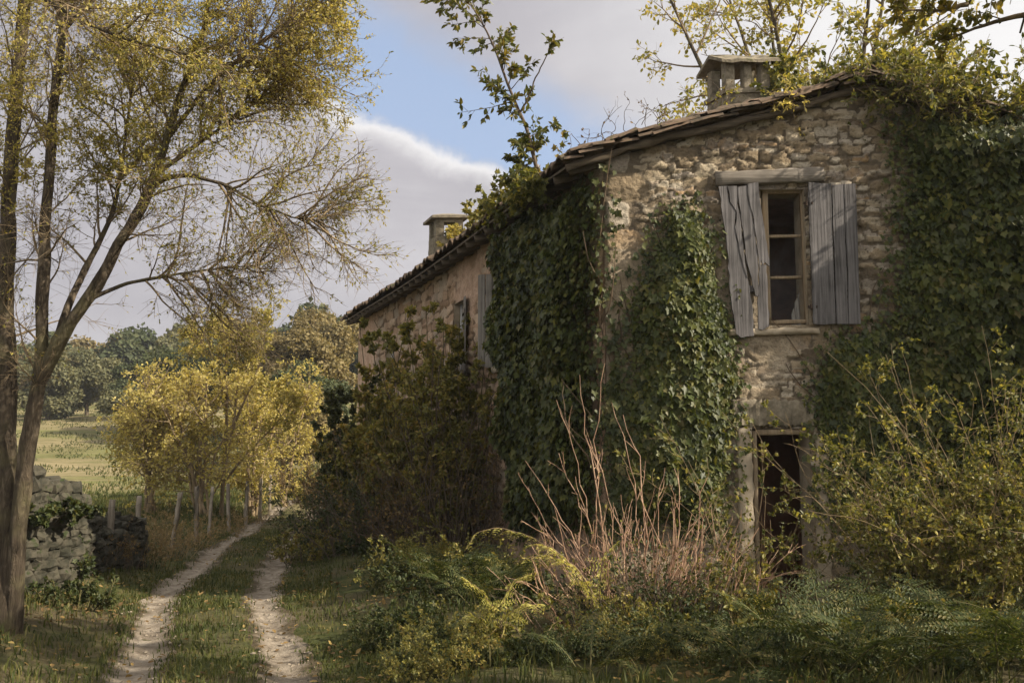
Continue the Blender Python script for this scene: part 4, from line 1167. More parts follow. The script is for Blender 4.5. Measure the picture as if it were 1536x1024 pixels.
tree('autumn_tree', 'big many stemmed tree with thin golden green leaves on the left bank of the track', 'tree', tuple(b0), stems_left, 33, 9, 7, 6, .033, M['gold'], M['bark'], 301, 'lance', (.45, 1.2), .0, np.array([.02, -.01, .0]),
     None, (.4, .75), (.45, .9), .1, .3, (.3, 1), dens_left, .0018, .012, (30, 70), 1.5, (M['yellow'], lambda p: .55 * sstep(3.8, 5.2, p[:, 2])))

# yellow trees along the left of the track beyond the wall
def yt(name, label, px, Y, h, w, nst, seed, leafm, ls, n=(9, 6, 5, 6), L=(.7, 1.5), up=.03, group='yellow trees beside the track', lo=.22, dens=None):
    x = (px - 768) / 1493 * Y; rng = np.random.default_rng(seed); z = float(ground_h(x, Y)); S = []
    for i in range(nst):
        a = rng.uniform(0, 2 * PI); q = rng.uniform(.2, 1) * w * .42; k = np.linspace(0, 1, 5)
        e = np.array([math.cos(a) * q, math.sin(a) * q * .7, h * rng.uniform(.75, .95)])
        p = np.array([np.array([rng.normal(0, .12), rng.normal(0, .1), -.1]) * (1 - kk) + e * np.array([kk ** 1.5, kk ** 1.5, kk]) for kk in k]); S.append((p, .055 * rng.uniform(.7, 1.2), .012))
    return tree(name, label, 'tree', (x, Y, z), S, *n, ls, leafm, M['limb'], seed, 'oval', L, up, None, group, (.4, .65), (.4, .7), .1, .25, (lo, 1), dens, .003, .016, (35, 75))


yt('hazel_tree', 'bushy yellow tree nearest the meadow, first in the row beside the track', 235, 26.0, 3.7, 3.0, 6, 401, M['yellow'], .085, (10, 7, 5, 3), (.6, 1.9), lo=.12)
yt('hazel_tree', 'broad yellow tree with several leaning trunks in the middle of the row', 305, 25.5, 3.7, 3.2, 7, 402, M['yellow'], .085, (10, 7, 5, 3), (.6, 1.9), lo=.12)
yt('hazel_tree', 'bright yellow tree beside the fence just before the track bends', 385, 28.5, 4.0, 3.2, 6, 403, M['yellow'], .09, (10, 7, 5, 3), (.6, 1.9), lo=.12)
yt('hazel_tree', 'farthest yellow tree of the row, leaning over the bend of the track', 428, 32, 4.4, 3.2, 6, 404, M['yellow'], .095, (10, 7, 5, 3), (.6, 1.9), lo=.12)
yt('hazel_tree', 'pale yellow green tree at the meadow side behind the row', 232, 33.0, 3.3, 2.6, 5, 405, M['willow'], .095, (9, 6, 5, 5), (.8, 1.6))
# the tall thin tree standing out above them
Yt = 26.5; xt = (338 - 768) / 1493 * Yt; bt = np.array([xt, Yt, float(ground_h(xt, Yt))])
def tt(pts): return [at(px, py, Yt) - bt for px, py in pts]
S = [(tt([(330, 800), (334, 740), (338, 660), (341, 600), (338, 520), (332, 470)]), .07, .014), (tt([(337, 700), (350, 640), (372, 590), (392, 540), (400, 485)]), .05, .012), (tt([(340, 640), (338, 590), (318, 540), (285, 490)]), .035, .01),
     (tt([(338, 720), (370, 680), (410, 640), (440, 600)]), .035, .01), (tt([(350, 640), (356, 580), (360, 520), (362, 470)]), .04, .01)]
tree('ash_tree', 'tall thin tree with bare forked trunks rising above the yellow row', 'tree', tuple(bt), S, 14, 7, 5, 6, .075, M['yellow'], M['limb'], 411, 'oval', (.6, 1.4), .03, None, None, (.4, .65), (.4, .7), .1, .25, (.4, 1), lambda p: np.where(p[:, 2] > 3.6, .85, .5), .003, .014, (30, 65), 1.0, (M['gold'], lambda p: .5 + 0 * p[:, 2]))

# tree beyond the right edge whose branches hang into the picture, and the one behind the house
def big(name, label, loc, h, w, nst, seed, leafm, ls, n, L, lo=.3, dens=None, r0=.16, up=.0, group=None, extra=()):
    rng = np.random.default_rng(seed); S = [e for e in extra]
    for i in range(nst):
        a = 2 * PI * i / nst + rng.uniform(0, .8); q = w * rng.uniform(.4, .9); k = np.linspace(0, 1, 6)
        e = np.array([math.cos(a) * q, math.sin(a) * q, h * rng.uniform(.7, 1.0)])
        p = np.array([np.array([0, 0, -.2]) * (1 - kk) + e * np.array([kk ** 1.7, kk ** 1.7, kk]) + rng.normal(0, .05, 3) * (kk > 0) for kk in k]); S.append((p, r0 * rng.uniform(.6, 1), .025))
    return tree(name, label, 'tree', loc, S, *n, ls, leafm, M['bark'], seed, 'oval', L, up, None, group, (.35, .6), (.35, .6), .1, .4, (lo, 1), dens, .003, .025, (35, 75))


OAK = (6.9, 4.4, 0)
big('oak_tree', 'leafy tree rooted outside the right edge, its boughs hanging over the ivy', OAK, 7.4, 1.9, 6, 501, M['willow'], .062, (10, 7, 5, 7), (.45, 1.1), .4, None, extra=[(np.array([np.array([0, 0, 4.5])] + [at(px, py, yy) - np.array(OAK) for px, py, yy in pp]), .05, .008) for pp in (((1640, -160, 6.6), (1560, -100, 7.0), (1490, -50, 7.2), (1450, 10, 7.3)), ((1620, -120, 6.8), (1555, -50, 7.2), (1530, 50, 7.5)), ((1520, -260, 7.0), (1400, -190, 7.4), (1335, -110, 7.6), (1310, -25, 7.7)))])
big('thorn_tree', 'thinly leaved backlit tree standing behind the roof ridge, right of the near chimney', (6.4, 19.5, 0), 13.2, 4.4, 10, 502, M['gold'], .1, (12, 7, 5, 3), (1.2, 2.6), .5, None)

# ------------------------------------------------------------------ shrubs against the long wall
def fpos(u, out, z=0.0): return tuple(on_f(np.array(float(u)), np.array(z), np.array(float(out))))
bush('wall_shrub', 'tall olive shrub reaching up to the windows at the middle of the long wall', 'shrub', fpos(5.2, .55), 1.15, .7, 3.9, 60, 11, 5, 13, .085, M['olive'], M['stem'], 601, 'oval', spread=.35, r=.018, wander=.07)
bush('wall_shrub', 'brownish olive shrub leaning on the pink plaster beside the tall shuttered window', 'shrub', fpos(4.0, .5), .9, .6, 3.3, 36, 9, 5, 6, .065, M['olive'], M['dead'], 602, 'oval', spread=.35, r=.016)
bush('wall_shrub', 'yellowish leafy shrub left of the tall olive one, below the far window', 'shrub', fpos(7.3, .65), 1.1, .7, 2.75, 46, 10, 5, 13, .085, M['olive'], M['stem'], 603, 'oval', spread=.4, r=.016)
bush('ivy_bush', 'dark rounded evergreen bush covering the far corner of the long wall', 'shrub', fpos(12.2, .45), .8, .6, 3.4, 46, 9, 6, 9, .095, M['ivy'], M['stem'], 604, 'ivy', spread=.35, r=.018)
bush('bramble_thicket', 'dead tangled bramble thicket in the dark hollow under the ivy sheet', 'thicket', fpos(3.6, .6), 1.3, .6, 2.6, 60, 7, 3, 1, .05, M['brown'], M['dead'], 605, 'oval', spread=.5, r=.008, wander=.2)
bush('bramble_thicket', 'dead brown thicket of stems before the middle of the long wall', 'thicket', fpos(5.0, 1.0), 1.2, .6, 2.0, 70, 7, 3, 2, .05, M['brown'], M['dead'], 606, 'oval', spread=.5, r=.008, wander=.16)
bush('bramble_thicket', 'grey brown thicket of stems before the far half of the long wall', 'thicket', fpos(7.2, 1.2), 1.3, .6, 1.6, 70, 7, 3, 3, .05, M['weed'], M['dead'], 607, 'oval', spread=.5, r=.008, wander=.16)
# right verge of the track
for i, (px, Y, h, w_, mt, lab) in enumerate([(508, 26.5, 1.9, 1.0, 'brown', 'rusty leaved shrub on the right verge near the far house corner'), (486, 29.0, 1.5, 1.2, 'brown', 'withered brown shrub on the right verge just past the house'),
        (462, 34.0, .9, 1.3, 'willow', 'low pale green shrub on the right verge where the track bends'), (490, 20.0, 1.1, .9, 'weed', 'low scrubby weed clump on the right verge under the far window'),
        (478, 17.0, .8, .8, 'olive', 'low olive weed clump at the right rut halfway along the house'), (540, 16.5, 1.3, 1.0, 'weed', 'dark scrubby clump before the brown thickets'), (505, 36.0, 2.4, 1.6, 'willow', 'pale green tall shrub behind the far corner of the house')]):
    x = (px - 768) / 1493 * Y; bush('verge_shrub', lab, 'shrub', (x, Y, float(ground_h(x, Y))), w_, w_, h, 26, 8, 5, 4, .05 if Y < 30 else .08, M[mt], M['dead'], 620 + i, 'oval', spread=.5, r=.01)

# undergrowth: weed clumps, individually placed, along the foot of the walls and foreground
protoW = []
def weed(loc, label, seed, w_, h, mt, group, n=26, ls=.05, kind='oval', nl=4):
    return bush('weed_clump', label, 'weeds', loc, w_, w_, h, n, 6, 3, nl, ls, M[mt], M['stem'], seed, kind, group, spread=.8, r=.005, wander=.14)
WG = 'low weed clumps in the undergrowth'
protoW = [weed((-.75, 10.9, .02), 'low leafy weed clump in the shaded undergrowth before the long wall', 701, .55, .65, 'weed', WG), weed((.15, 10.6, .02), 'low leafy weed clump in the shaded undergrowth before the long wall', 702, .6, .5, 'weed', WG, 30, .06, 'ivy', 3),
          weed((-1.2, 12.4, .02), 'low leafy weed clump in the shaded undergrowth before the long wall', 703, .6, .8, 'olive', WG, 26, .045)]
rng = np.random.default_rng(709)
lo_lab = 'low leafy weed clump in the shaded undergrowth before the long wall'
for i in range(28):
    u = rng.uniform(-.3, 12.5); out = rng.uniform(.9, 2.1) * (1 - .03 * u)
    q = on_f(np.array(u), np.array(0.0), np.array(out))
    dup(protoW[i % 3], (q[0], q[1], float(ground_h(q[0], q[1]))), rng.uniform(0, 6.28), rng.uniform(.45, .9), lo_lab)
fo_lab = 'low leafy weed clump in the grass of the near foreground'
for i in range(44):
    px = rng.uniform(480, 1180); Y = rng.uniform(7.3, 9.6); x = (px - 768) / 1510 * Y
    if x < track_x(Y) + 1.5 or (690 < px < 880 and Y > 7.9): continue
    dup(protoW[i % 3], (x, Y, float(ground_h(x, Y)) - .03), rng.uniform(0, 6.28), rng.uniform(.35, .7), fo_lab)

for i in range(10):
    px = rng.uniform(880, 1600); Y = rng.uniform(6.7, 7.9); x = (px - 768) / 1510 * Y
    dup(protoW[i % 3], (x, Y, float(ground_h(x, Y)) - .03), rng.uniform(0, 6.28), rng.uniform(.4, .75), fo_lab)

# ------------------------------------------------------------------ ferns
def frond(mb, S, az, L, rise, arch, rng, wide=.34, n=15):
    k = n + 2; s = np.linspace(0, 1, k); el = rise - arch * s ** 1.2
    dx = np.cumsum(np.cos(el)) * L / k; dz = np.cumsum(np.sin(el)) * L / k
    rad = np.array([math.cos(az), math.sin(az), 0]); sd = np.array([-math.sin(az), math.cos(az), 0])
    sway = np.cumsum(rng.normal(0, .05, k)) * L / k
    P = S + dx[:, None] * rad + dz[:, None] * Z1 + sway[:, None] * sd
    stalk = P; T = nrm(np.gradient(P, axis=0)); up = nrm(np.cross(sd[None] * np.ones((k, 1)), T) * -1)
    i0 = int(k * .28)
    pw, pt_, pn, ps = [], [], [], []
    for i in range(i0, k):
        if rng.random() < .1: continue
        f = (i - i0) / (k - i0); pl = min(L, 1.3) * wide * (math.sin(PI * (.18 + .82 * f) ** .8) * .9 + .06) * rng.uniform(.65, 1.12)
        for sg in (-1, 1):
            d = nrm(sd * sg * .9 + T[i] * .42 + Z1 * rng.normal(-.02, .14)); m = max(5, int(pl / .028))
            q = np.linspace(.04, 1, m)[:, None]; base_ = P[i] + d * pl * q - Z1 * (q ** 2) * pl * rng.uniform(.02, .2)
            ll = pl * .19 * (1 - q[:, 0] * .75) + .008
            for s2 in (-1, 1):
                dd = nrm(np.cross(up[i], d) * s2 * .85 + d * .5); pw.append(base_); pt_.append(np.repeat(dd[None], m, 0)); pn.append(np.repeat(up[i][None], m, 0) + rng.normal(0, .1, (m, 3))); ps.append(ll)
    return stalk, np.concatenate(pw), np.concatenate(pt_), np.concatenate(pn), np.concatenate(ps)


def frond_on(P, pl0, rng, wide=1.0):
    """pinnae along a given midrib P (k,3), longest near the lower third"""
    k = len(P); T = nrm(np.gradient(P, axis=0)); a, b, c_, e = [], [], [], []
    for i in range(int(k * .2), k, 2):
        f = i / k; pl = pl0 * (1 - f) ** .55 * rng.uniform(.7, 1.1) + .02; sd = nrm(np.cross(T[i], Z1)); up = np.cross(sd, T[i])
        for sg in (-1, 1):
            d = nrm(sd * sg * .75 + T[i] * .45 - Z1 * rng.uniform(.05, .5)); m = max(3, int(pl / .026)); q = np.linspace(.06, 1, m)[:, None]
            base_ = P[i] + d * pl * q - Z1 * q ** 2 * pl * .15; ll = .042 * (1 - q[:, 0] * .7) + .004
            for s2 in (-1, 1): a.append(base_); b.append(np.repeat(nrm(np.cross(up, d) * s2 * .85 + d * .5)[None], m, 0)); c_.append(np.repeat(up[None], m, 0) + rng.normal(0, .25, (m, 3))); e.append(ll)
    return np.concatenate(a), np.concatenate(b), np.concatenate(c_), np.concatenate(e)


def drawn_bracken(name, label, ribs, seed, mat, pl0):
    rng = np.random.default_rng(seed); base = np.array([ribs[0][0][0], ribs[0][0][1], ribs[0][0][2]]); t = thing(name, label, 'fern', tuple(base)); st_ = MB(); lf = MB()
    for rib in ribs:
        P = resample(np.array(rib) - base, 34); P[1:-1] += rng.normal(0, .004, (32, 3)); st_.tubes(P[None], taper(1, 34, .007, .002), 5); q = frond_on(P, pl0, rng); lf.leaves(*q, 'lance', 1.2)
    st_.build('stalks', M['brier'], t, True); lf.build('fronds', M[mat], t); return t


def fern(name, label, loc, fronds, seed, mat, group=None, wide=.34, stemm='stem', lw=1.0):
    rng = np.random.default_rng(seed); t = thing(name, label, 'fern', loc, group); lf = MB(); st_ = MB(); K = []
    for az, L, rise, arch in fronds:
        S = np.array([math.cos(az) * .04, math.sin(az) * .04, -.05]); q = frond(lf, S, az, L, rise, arch, rng, wide); K.append(q[0]); lf.leaves(q[1], q[2], q[3], q[4], 'oval', lw * .8)
    K = np.array(K); st_.tubes(K, taper(len(K), K.shape[1], .006, .0015), 4); st_.build('stalks', M[stemm], t, True); lf.build('fronds', M[mat], t)
    return t


FG = 'green ferns in the right foreground'
FL = 'green bracken fern in the shaded bank below the doorway and brambles'
rng = np.random.default_rng(800); protoF = []
for k_ in range(4):
    nf = rng.integers(5, 8); fr_ = [(2 * PI * i / nf + rng.uniform(-.3, .3), rng.uniform(.6, 1.0), rng.uniform(.75, 1.35), rng.uniform(.4, 1.25)) for i in range(nf)]
    protoF.append((fr_, k_))
FP = [fern('fern', FL, (2.6 + .4 * i, 8.6, .0), p[0], 810 + i, 'fern', FG) for i, p in enumerate(protoF)]
spots = [(1190, 7.7), (1290, 7.5), (1400, 7.6), (1500, 7.4), (1150, 8.5), (1260, 8.4), (1340, 8.3), (1430, 8.5), (1520, 8.3), (1290, 9.4), (1370, 9.2), (1440, 9.3), (1520, 9.3), (1580, 8.8), (1340, 10.2), (1060, 7.2), (960, 7.3), (1400, 6.9), (1560, 6.9), (1090, 7.8), (1240, 6.8), (1320, 6.9), (1480, 6.8), (1150, 7.0)]
for i, (px, Y) in enumerate(spots):
    Y2 = Y + rng.uniform(-.15, .15); x = (px - 768) / 1510 * Y2; z = float(ground_h(x, Y2))
    if i < 4: FP[i].location = (x, Y2, z); FP[i].rotation_euler.z = rng.uniform(0, 6)
    else: dup(FP[i % 4], (x, Y2, z), rng.uniform(0, 6.28), rng.uniform(.75, 1.15) * (.6 if px < 1100 else 1), FL)
SL = 'dim fern at the dark foot of the bramble hollow, left of the arching bracken'
for i in range(7):
    px = rng.uniform(640, 800); Y2 = rng.uniform(10.2, 11.8); x = (px - 768) / 1500 * Y2; q = dup(FP[i % 4], (x, Y2, float(ground_h(x, Y2))), rng.uniform(0, 6), rng.uniform(.8, 1.1), SL); q['group'] = 'dim ferns under the long wall'
bz = lambda px, Y: ((px - 768) / 1500 * Y, Y, float(ground_h((px - 768) / 1500 * Y, Y)))
def rp(pts, Y, dY=-.03): return [at(px, py, Y + dY * k_) for k_, (px, py) in enumerate(pts)]
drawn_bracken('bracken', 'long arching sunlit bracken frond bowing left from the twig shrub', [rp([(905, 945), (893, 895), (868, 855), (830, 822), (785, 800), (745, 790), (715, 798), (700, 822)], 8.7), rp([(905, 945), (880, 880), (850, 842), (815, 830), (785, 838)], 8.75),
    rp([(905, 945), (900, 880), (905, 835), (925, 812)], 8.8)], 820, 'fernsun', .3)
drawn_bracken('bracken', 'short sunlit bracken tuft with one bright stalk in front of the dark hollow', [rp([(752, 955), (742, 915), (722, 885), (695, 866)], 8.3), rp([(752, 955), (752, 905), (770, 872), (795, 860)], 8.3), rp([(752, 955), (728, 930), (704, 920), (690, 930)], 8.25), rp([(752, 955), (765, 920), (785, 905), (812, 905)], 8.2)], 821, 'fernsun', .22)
fern('bracken', 'feathery bright green bracken at the bottom edge, centre of the foreground', bz(880, 7.0), [(PI * .9, .6, 1.2, 1.3), (.3, .6, 1.2, 1.4), (1.4, .7, 1.2, 1.2), (4.2, .5, .9, 1.2), (5.2, .6, 1.0, 1.4)], 822, 'fern', wide=.28)
fern('bracken', 'withered straw coloured bracken at the left foot of the twig shrub', bz(850, 8.9), [(PI * .9, .8, 1.0, 1.8), (2.2, .7, .9, 1.8), (.6, .7, 1.0, 1.9), (1.5, .8, 1.2, 1.5), (4.5, .5, 1.0, 1.9)], 823, 'dry', wide=.22, stemm='dry')

# ------------------------------------------------------------------ red twig shrub in front of the gable
def canes(name, label, cat, loc, n, h, w, seed, mat, leafm, nl, ls, lean=(0, 0), r=.009, wander=.1, subs=3, hmin=.35, group=None, spread=.55, tall=()):
    rng = np.random.default_rng(seed); t = thing(name, label, cat, loc, group)
    S = np.stack([rng.normal(0, w * .33, n), rng.normal(0, .2, n), np.full(n, -.05)], 1); L = h * rng.uniform(hmin, .8, n)
    Dv = np.stack([S[:, 0] / max(w, .1) * spread * 2 + rng.normal(0, .16, n) + lean[0], rng.normal(0, .2, n) + lean[1], np.ones(n)], 1)
    P = grow(S, Dv, L, 14, wander, .02, rng, None, .012)
    if len(tall):
        T_ = np.array([resample(np.array(p) - np.array(loc), 14) for p in tall]); T_[:, 1:] += rng.normal(0, .013, T_[:, 1:].shape); P = np.concatenate([P, T_]); L = np.concatenate([L, [h] * len(tall)])
    br = MB(); br.tubes(P, taper(len(P), 14, r * rng.uniform(.7, 1.2, len(P)), r * .32), 5)
    S1, D1, L1, _, _ = spawn(P, L, subs, (.2, .95), (15, 45), rng, (.12, .36)); P1 = grow(S1, D1, L1, 7, wander * 1.2, .05, rng); br.tubes(P1, taper(len(P1), 7, r * .5, r * .22), 4)
    S2, D2, L2, _, _ = spawn(P1, L1, 2, (.2, .95), (20, 60), rng, (.15, .4)); P2 = grow(S2, D2, L2, 4, wander, .03, rng); br.tubes(P2, taper(len(P2), 4, r * .26, r * .14), 3)
    br.build('branches', mat, t, True)
    if nl:
        lf = MB()
        for PP, m in ((P1, nl), (P2, nl)):
            s, d, N = sit_leaves(PP, m, (.1, 1), rng, .4); k = rng.random(len(s)) < .6; s, d, N = s[k], d[k], N[k]; lf.leaves(s, d, N, ls * rng.uniform(.5, 1.2, len(s)), 'oval')
        lf.build('leaves', leafm, t)
    return t


bs = np.array(bz(955, 9.2))
def tp(pts, Y=9.2): return [bs + np.array([(pts[0][0] - 955) / 1500 * Y, 0, 0])] + [at(px, py, Y + .05 * i) for i, (px, py) in enumerate(pts[1:])]
tall = [tp([(905, 960), (895, 800), (893, 660), (905, 545)]), tp([(900, 960), (885, 780), (862, 680), (832, 600)]), tp([(915, 960), (900, 760), (880, 660), (868, 566)]), tp([(930, 960), (870, 820), (820, 740), (788, 690)]), tp([(925, 960), (880, 860), (825, 800), (790, 730)]),
        tp([(950, 960), (960, 800), (945, 690), (918, 602)]), tp([(960, 960), (970, 780), (958, 690), (935, 620)]), tp([(955, 960), (930, 800), (905, 720), (880, 640)]), tp([(975, 960), (990, 840), (985, 740), (998, 700)]), tp([(985, 960), (1010, 860), (1020, 780), (1012, 700)]),
        tp([(1000, 960), (1040, 860), (1050, 780), (1046, 720)]), tp([(1000, 960), (1060, 880), (1075, 820), (1068, 760)]), tp([(905, 960), (850, 850), (815, 790)]), tp([(940, 960), (915, 850), (870, 760), (838, 680)])]
canes('twig_shrub', 'bare reddish brown twig shrub fanning up in front of the ivy and gable', 'shrub', tuple(bs), 130, 1.55, 1.15, 901, M['cane'], M['bramble'], 1, .035, r=.0085, wander=.09, tall=tall)
canes('dry_weed', 'dark dry seed stalks crowding the foot of the red twig shrub', 'weeds', bz(965, 8.8), 150, 1.0, 1.0, 902, M['dead'], M['weed'], 3, .04, r=.005, wander=.12)

# arching brambles
def brier(name, label, x0, x1, Y, n, L, seed, leafm, nl, ls, dirs, up=-.045, barkm='brier', subs=5, wander=.1, r=.0048, kind='oval', z=.0, cat='bramble', group=None, depth=.35, tw=2):
    rng = np.random.default_rng(seed); c = np.array(bz((x0 + x1) / 2, Y)); t = thing(name, label, cat, tuple(c), group)
    S = np.stack([rng.uniform((x0 - 768) / 1500 * Y, (x1 - 768) / 1500 * Y, n) - c[0], rng.normal(0, depth, n), np.full(n, z - .05)], 1)
    Dv = np.asarray(dirs) + rng.normal(0, .28, (n, 3)); Ln = L * rng.uniform(.5, 1.05, n)
    P = grow(S, Dv, Ln, 14, wander, up, rng, None, .012); br = MB(); br.tubes(P, taper(n, 14, r, r * .35), 5)
    S1, D1, L1, _, _ = spawn(P, Ln, subs, (.2, 1), (25, 65), rng, (.12, .3)); P1 = grow(S1, D1, L1, 6, wander * 1.5, .0, rng); br.tubes(P1, taper(len(P1), 6, r * .5, r * .2), 4)
    S2, D2, L2, _, _ = spawn(P1, L1, tw, (.2, 1), (25, 65), rng, (.3, .55)); P2 = grow(S2, D2, L2, 4, wander * 1.5, .0, rng); br.tubes(P2, taper(len(P2), 4, r * .3, r * .15), 3)
    br.build('canes', M[barkm], t, True); lf = MB()
    for PP, m in ((P1, nl), (P2, nl)):
        s, d, N = sit_leaves(PP, m, (.15, 1), rng, .25); lf.leaves(s, d, N, ls * rng.uniform(.5, 1.3, len(s)), kind)
    lf.build('leaves', leafm, t); return t


brier('bramble_bush', 'tall sunlit bramble bush with pale curling canes right of the doorway', 1345, 1570, 9.6, 80, 2.9, 911, M['bramble'], 11, .042, (-.1, -.12, 1.0), -.03, subs=7, wander=.11)
brier('bramble_bush', 'bramble canes reaching out of the thicket toward the doorway', 1310, 1440, 9.9, 34, 2.1, 912, M['bramble'], 10, .04, (-.2, -.1, 1.0), -.04, subs=7, wander=.12)
brier('bramble_bush', 'darker dense bramble mound at the right edge, above the ferns', 1340, 1620, 9.2, 90, 1.6, 913, M['olive'], 8, .048, (0, -.1, 1.0), -.04, subs=7, wander=.12)
brier('bramble_cane', 'leafy bramble cane arching up left of the doorway against the ivy', 1085, 1110, 9.9, 7, 2.25, 914, M['bramble'], 4, .05, (-.12, 0, 1.0), -.015, subs=9, depth=.1, wander=.08)
brier('bramble_cane', 'slender leafy briar growing up inside the open doorway', 1165, 1215, 10.7, 9, 1.3, 915, M['bramble'], 4, .05, (0, -.1, 1.0), -.05, subs=6, depth=.12)
brier('bramble_cane', 'fine sunlit stems standing at the left jamb of the doorway', 1122, 1145, 10.6, 9, 1.3, 916, M['bramble'], 2, .035, (0, 0, 1.0), .0, subs=3, depth=.06, wander=.05)
brier('bramble_bush', 'low olive bramble filling the ground between twig shrub and doorway', 1050, 1120, 9.4, 30, .8, 917, M['olive'], 5, .05, (0, -.1, 1.0), -.05, subs=6)
brier('bramble_bush', 'low sunlit bramble scrub in the grass before the dark hollow', 700, 860, 8.2, 16, .5, 918, M['bramble'], 4, .04, (-.1, -.1, 1.0), -.05, subs=5)

# ------------------------------------------------------------------ left side: walls, posts, dry weeds
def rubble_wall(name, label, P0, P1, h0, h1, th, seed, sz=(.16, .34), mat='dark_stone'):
    """dry stone wall stacked from separate rough stones (one mesh: the stones are its pattern)"""
    rng = np.random.default_rng(seed); P0, P1 = np.array(P0, float), np.array(P1, float); L = np.linalg.norm(P1 - P0); ax = (P1 - P0) / L; nx = np.array([-ax[1], ax[0], 0.0])
    t = MB(); z = 0.0
    ico = nrm(np.array([[x, y, zz] for x in (-1, 0, 1) for y in (-1, 0, 1) for zz in (-1, 0, 1) if (x, y, zz) != (0, 0, 0)], float))
    hv = np.array([[x, y, zz] for zz in (-1, -.4, .4, 1) for (x, y) in ((-1, -.5), (-.5, -1), (.5, -1), (1, -.5), (1, .5), (.5, 1), (-.5, 1), (-1, .5))], float)
    hv[:8, :2] *= .8; hv[24:, :2] *= .8
    i8 = np.arange(32).reshape(4, 8); nx8 = np.roll(i8, -1, 1); sf = np.stack([i8[:-1], nx8[:-1], nx8[1:], i8[1:]], -1).reshape(-1, 4)
    while z < max(h0, h1):
        hh = rng.uniform(.09, .17)
        for row in (-1, 0, 1):
            a = -rng.uniform(0, .15)
            while a < L:
                w_ = rng.uniform(*sz); f = (a + w_ / 2) / L; top = h0 + (h1 - h0) * f + .1 * math.sin(f * 9 + seed) + rng.normal(0, .05)
                if z < top:
                    g = P0 + ax * (a + w_ / 2) + nx * (row * th * .33 + rng.normal(0, .02)); gz = float(ground_h(g[0], g[1])) - .06
                    q = hv * np.array([w_ * .5, th * .2, hh * .52]) + rng.normal(0, .013, hv.shape); an = rng.normal(0, .12); tl = rng.normal(0, .08)
                    q = np.stack([q[:, 0] * math.cos(tl) - q[:, 2] * math.sin(tl), q[:, 1] + q[:, 0] * an, q[:, 0] * math.sin(tl) + q[:, 2] * math.cos(tl)], 1)
                    t.add(q[:, :1] * ax + q[:, 1:2] * nx + q[:, 2:] * Z1 + g + Z1 * (gz + z + hh / 2) - P0, sf, [list(i8[0, ::-1])], [list(i8[3])])
                a += w_ * .97
        z += hh * .97
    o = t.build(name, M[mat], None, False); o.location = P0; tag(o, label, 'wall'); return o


wx = lambda px, Y: ((px - 768) / 1500 * Y)
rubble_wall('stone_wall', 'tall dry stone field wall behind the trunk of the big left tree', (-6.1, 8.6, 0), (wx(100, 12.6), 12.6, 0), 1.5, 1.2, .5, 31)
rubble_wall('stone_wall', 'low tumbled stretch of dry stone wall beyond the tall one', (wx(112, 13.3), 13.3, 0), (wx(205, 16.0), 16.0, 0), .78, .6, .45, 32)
bush('wall_creeper', 'dark creeper capping the tall field wall behind the left trunk', 'creeper', (wx(66, 12.2), 11.9, .95), .75, 1.1, .36, 56, 5, 3, 6, .065, M['weed'], M['dead'], 951, 'ivy', spread=1.2, r=.006)
bush('wall_creeper', 'small leafy creeper at the broken end of the tall field wall', 'creeper', (wx(96, 12.6) + .05, 12.6, .0), .3, .3, .7, 16, 5, 3, 6, .055, M['weed'], M['dead'], 952, 'ivy', spread=.6, r=.006)
bush('nettle_clump', 'dark weed clump at the foot of the left field wall', 'weeds', (wx(80, 11.3) + .35, 11.3, .0), .5, .5, .4, 22, 5, 3, 4, .05, M['weed'], M['stem'], 953)
rngp = np.random.default_rng(61)
fence = thing('field_fence', 'row of weathered brown fence posts with slack wire along the left of the track', 'fence', (track_x(14) - 1.5, 14, 0)); fo = np.array(fence.location); tops = []
for i, (px, Y, h) in enumerate([(122, 13.6, 1.05), (172, 14.6, .95), (213, 16.4, 1.0), (262, 18.2, 1.05), (300, 20.0, 1.1), (318, 21.6, 1.05), (348, 23.4, 1.1), (372, 25.6, 1.1), (393, 28.0, 1.15), (408, 30.5, 1.1)]):
    x = wx(px, Y); g = float(ground_h(x, Y)); mb = MB(); a = np.array([x, Y, g - .1]); b_ = a + np.array([rngp.normal(0, .05), rngp.normal(0, .05), h + .1])
    beam(mb, a, b_, .07 * rngp.uniform(.7, 1.3), .065, X1, rngp, 9, .008); part(mb, 'post', M['post_wood'], fence, True); tops.append(b_)
mb = MB()
for dz in (.1, .45):
    k = np.linspace(0, 1, 8)[:, None]; W = np.array([a * (1 - k) + b_ * k - Z1 * (dz + .05 * np.sin(PI * k)) for a, b_ in zip(tops[:-1], tops[1:])]); W = W + np.array([.055, 0, 0])
    mb.tubes(W, np.full(W.shape[:2], .0022), 4)
part(mb, 'wire', M['iron'], fence)
for i, (px, Y, h, mt, lab) in enumerate([(228, 16.0, 1.0, 'dry', 'tall straw coloured weeds by the low tumbled wall'), (262, 17.4, 1.1, 'dry', 'tall dead weeds at the fence just before the yellow trees'), (300, 19.2, .9, 'dry', 'pale dead grass tuft under the broad yellow tree'),
        (180, 14.6, .8, 'brown', 'brown withered weeds growing through the tumbled wall'), (140, 14.2, .9, 'brown', 'dark withered stalks beside the first fence post'), (355, 22.5, .9, 'dry', 'pale dead weeds at the fence under the bright yellow tree'), (390, 26.5, .8, 'dry', 'far pale weeds at the fence near the bend'), (235, 19.0, 1.1, 'dry', 'dry weeds at the meadow side of the fence')]):
    x = wx(px, Y); bush('dry_weed', lab, 'weeds', (x, Y, float(ground_h(x, Y))), .5, .5, h * .75, 22, 4, 3, 2, .045, M[mt], M['dry'] if mt == 'dry' else M['dead'], 960 + i, 'lance', spread=.5, r=.005, wander=.1)

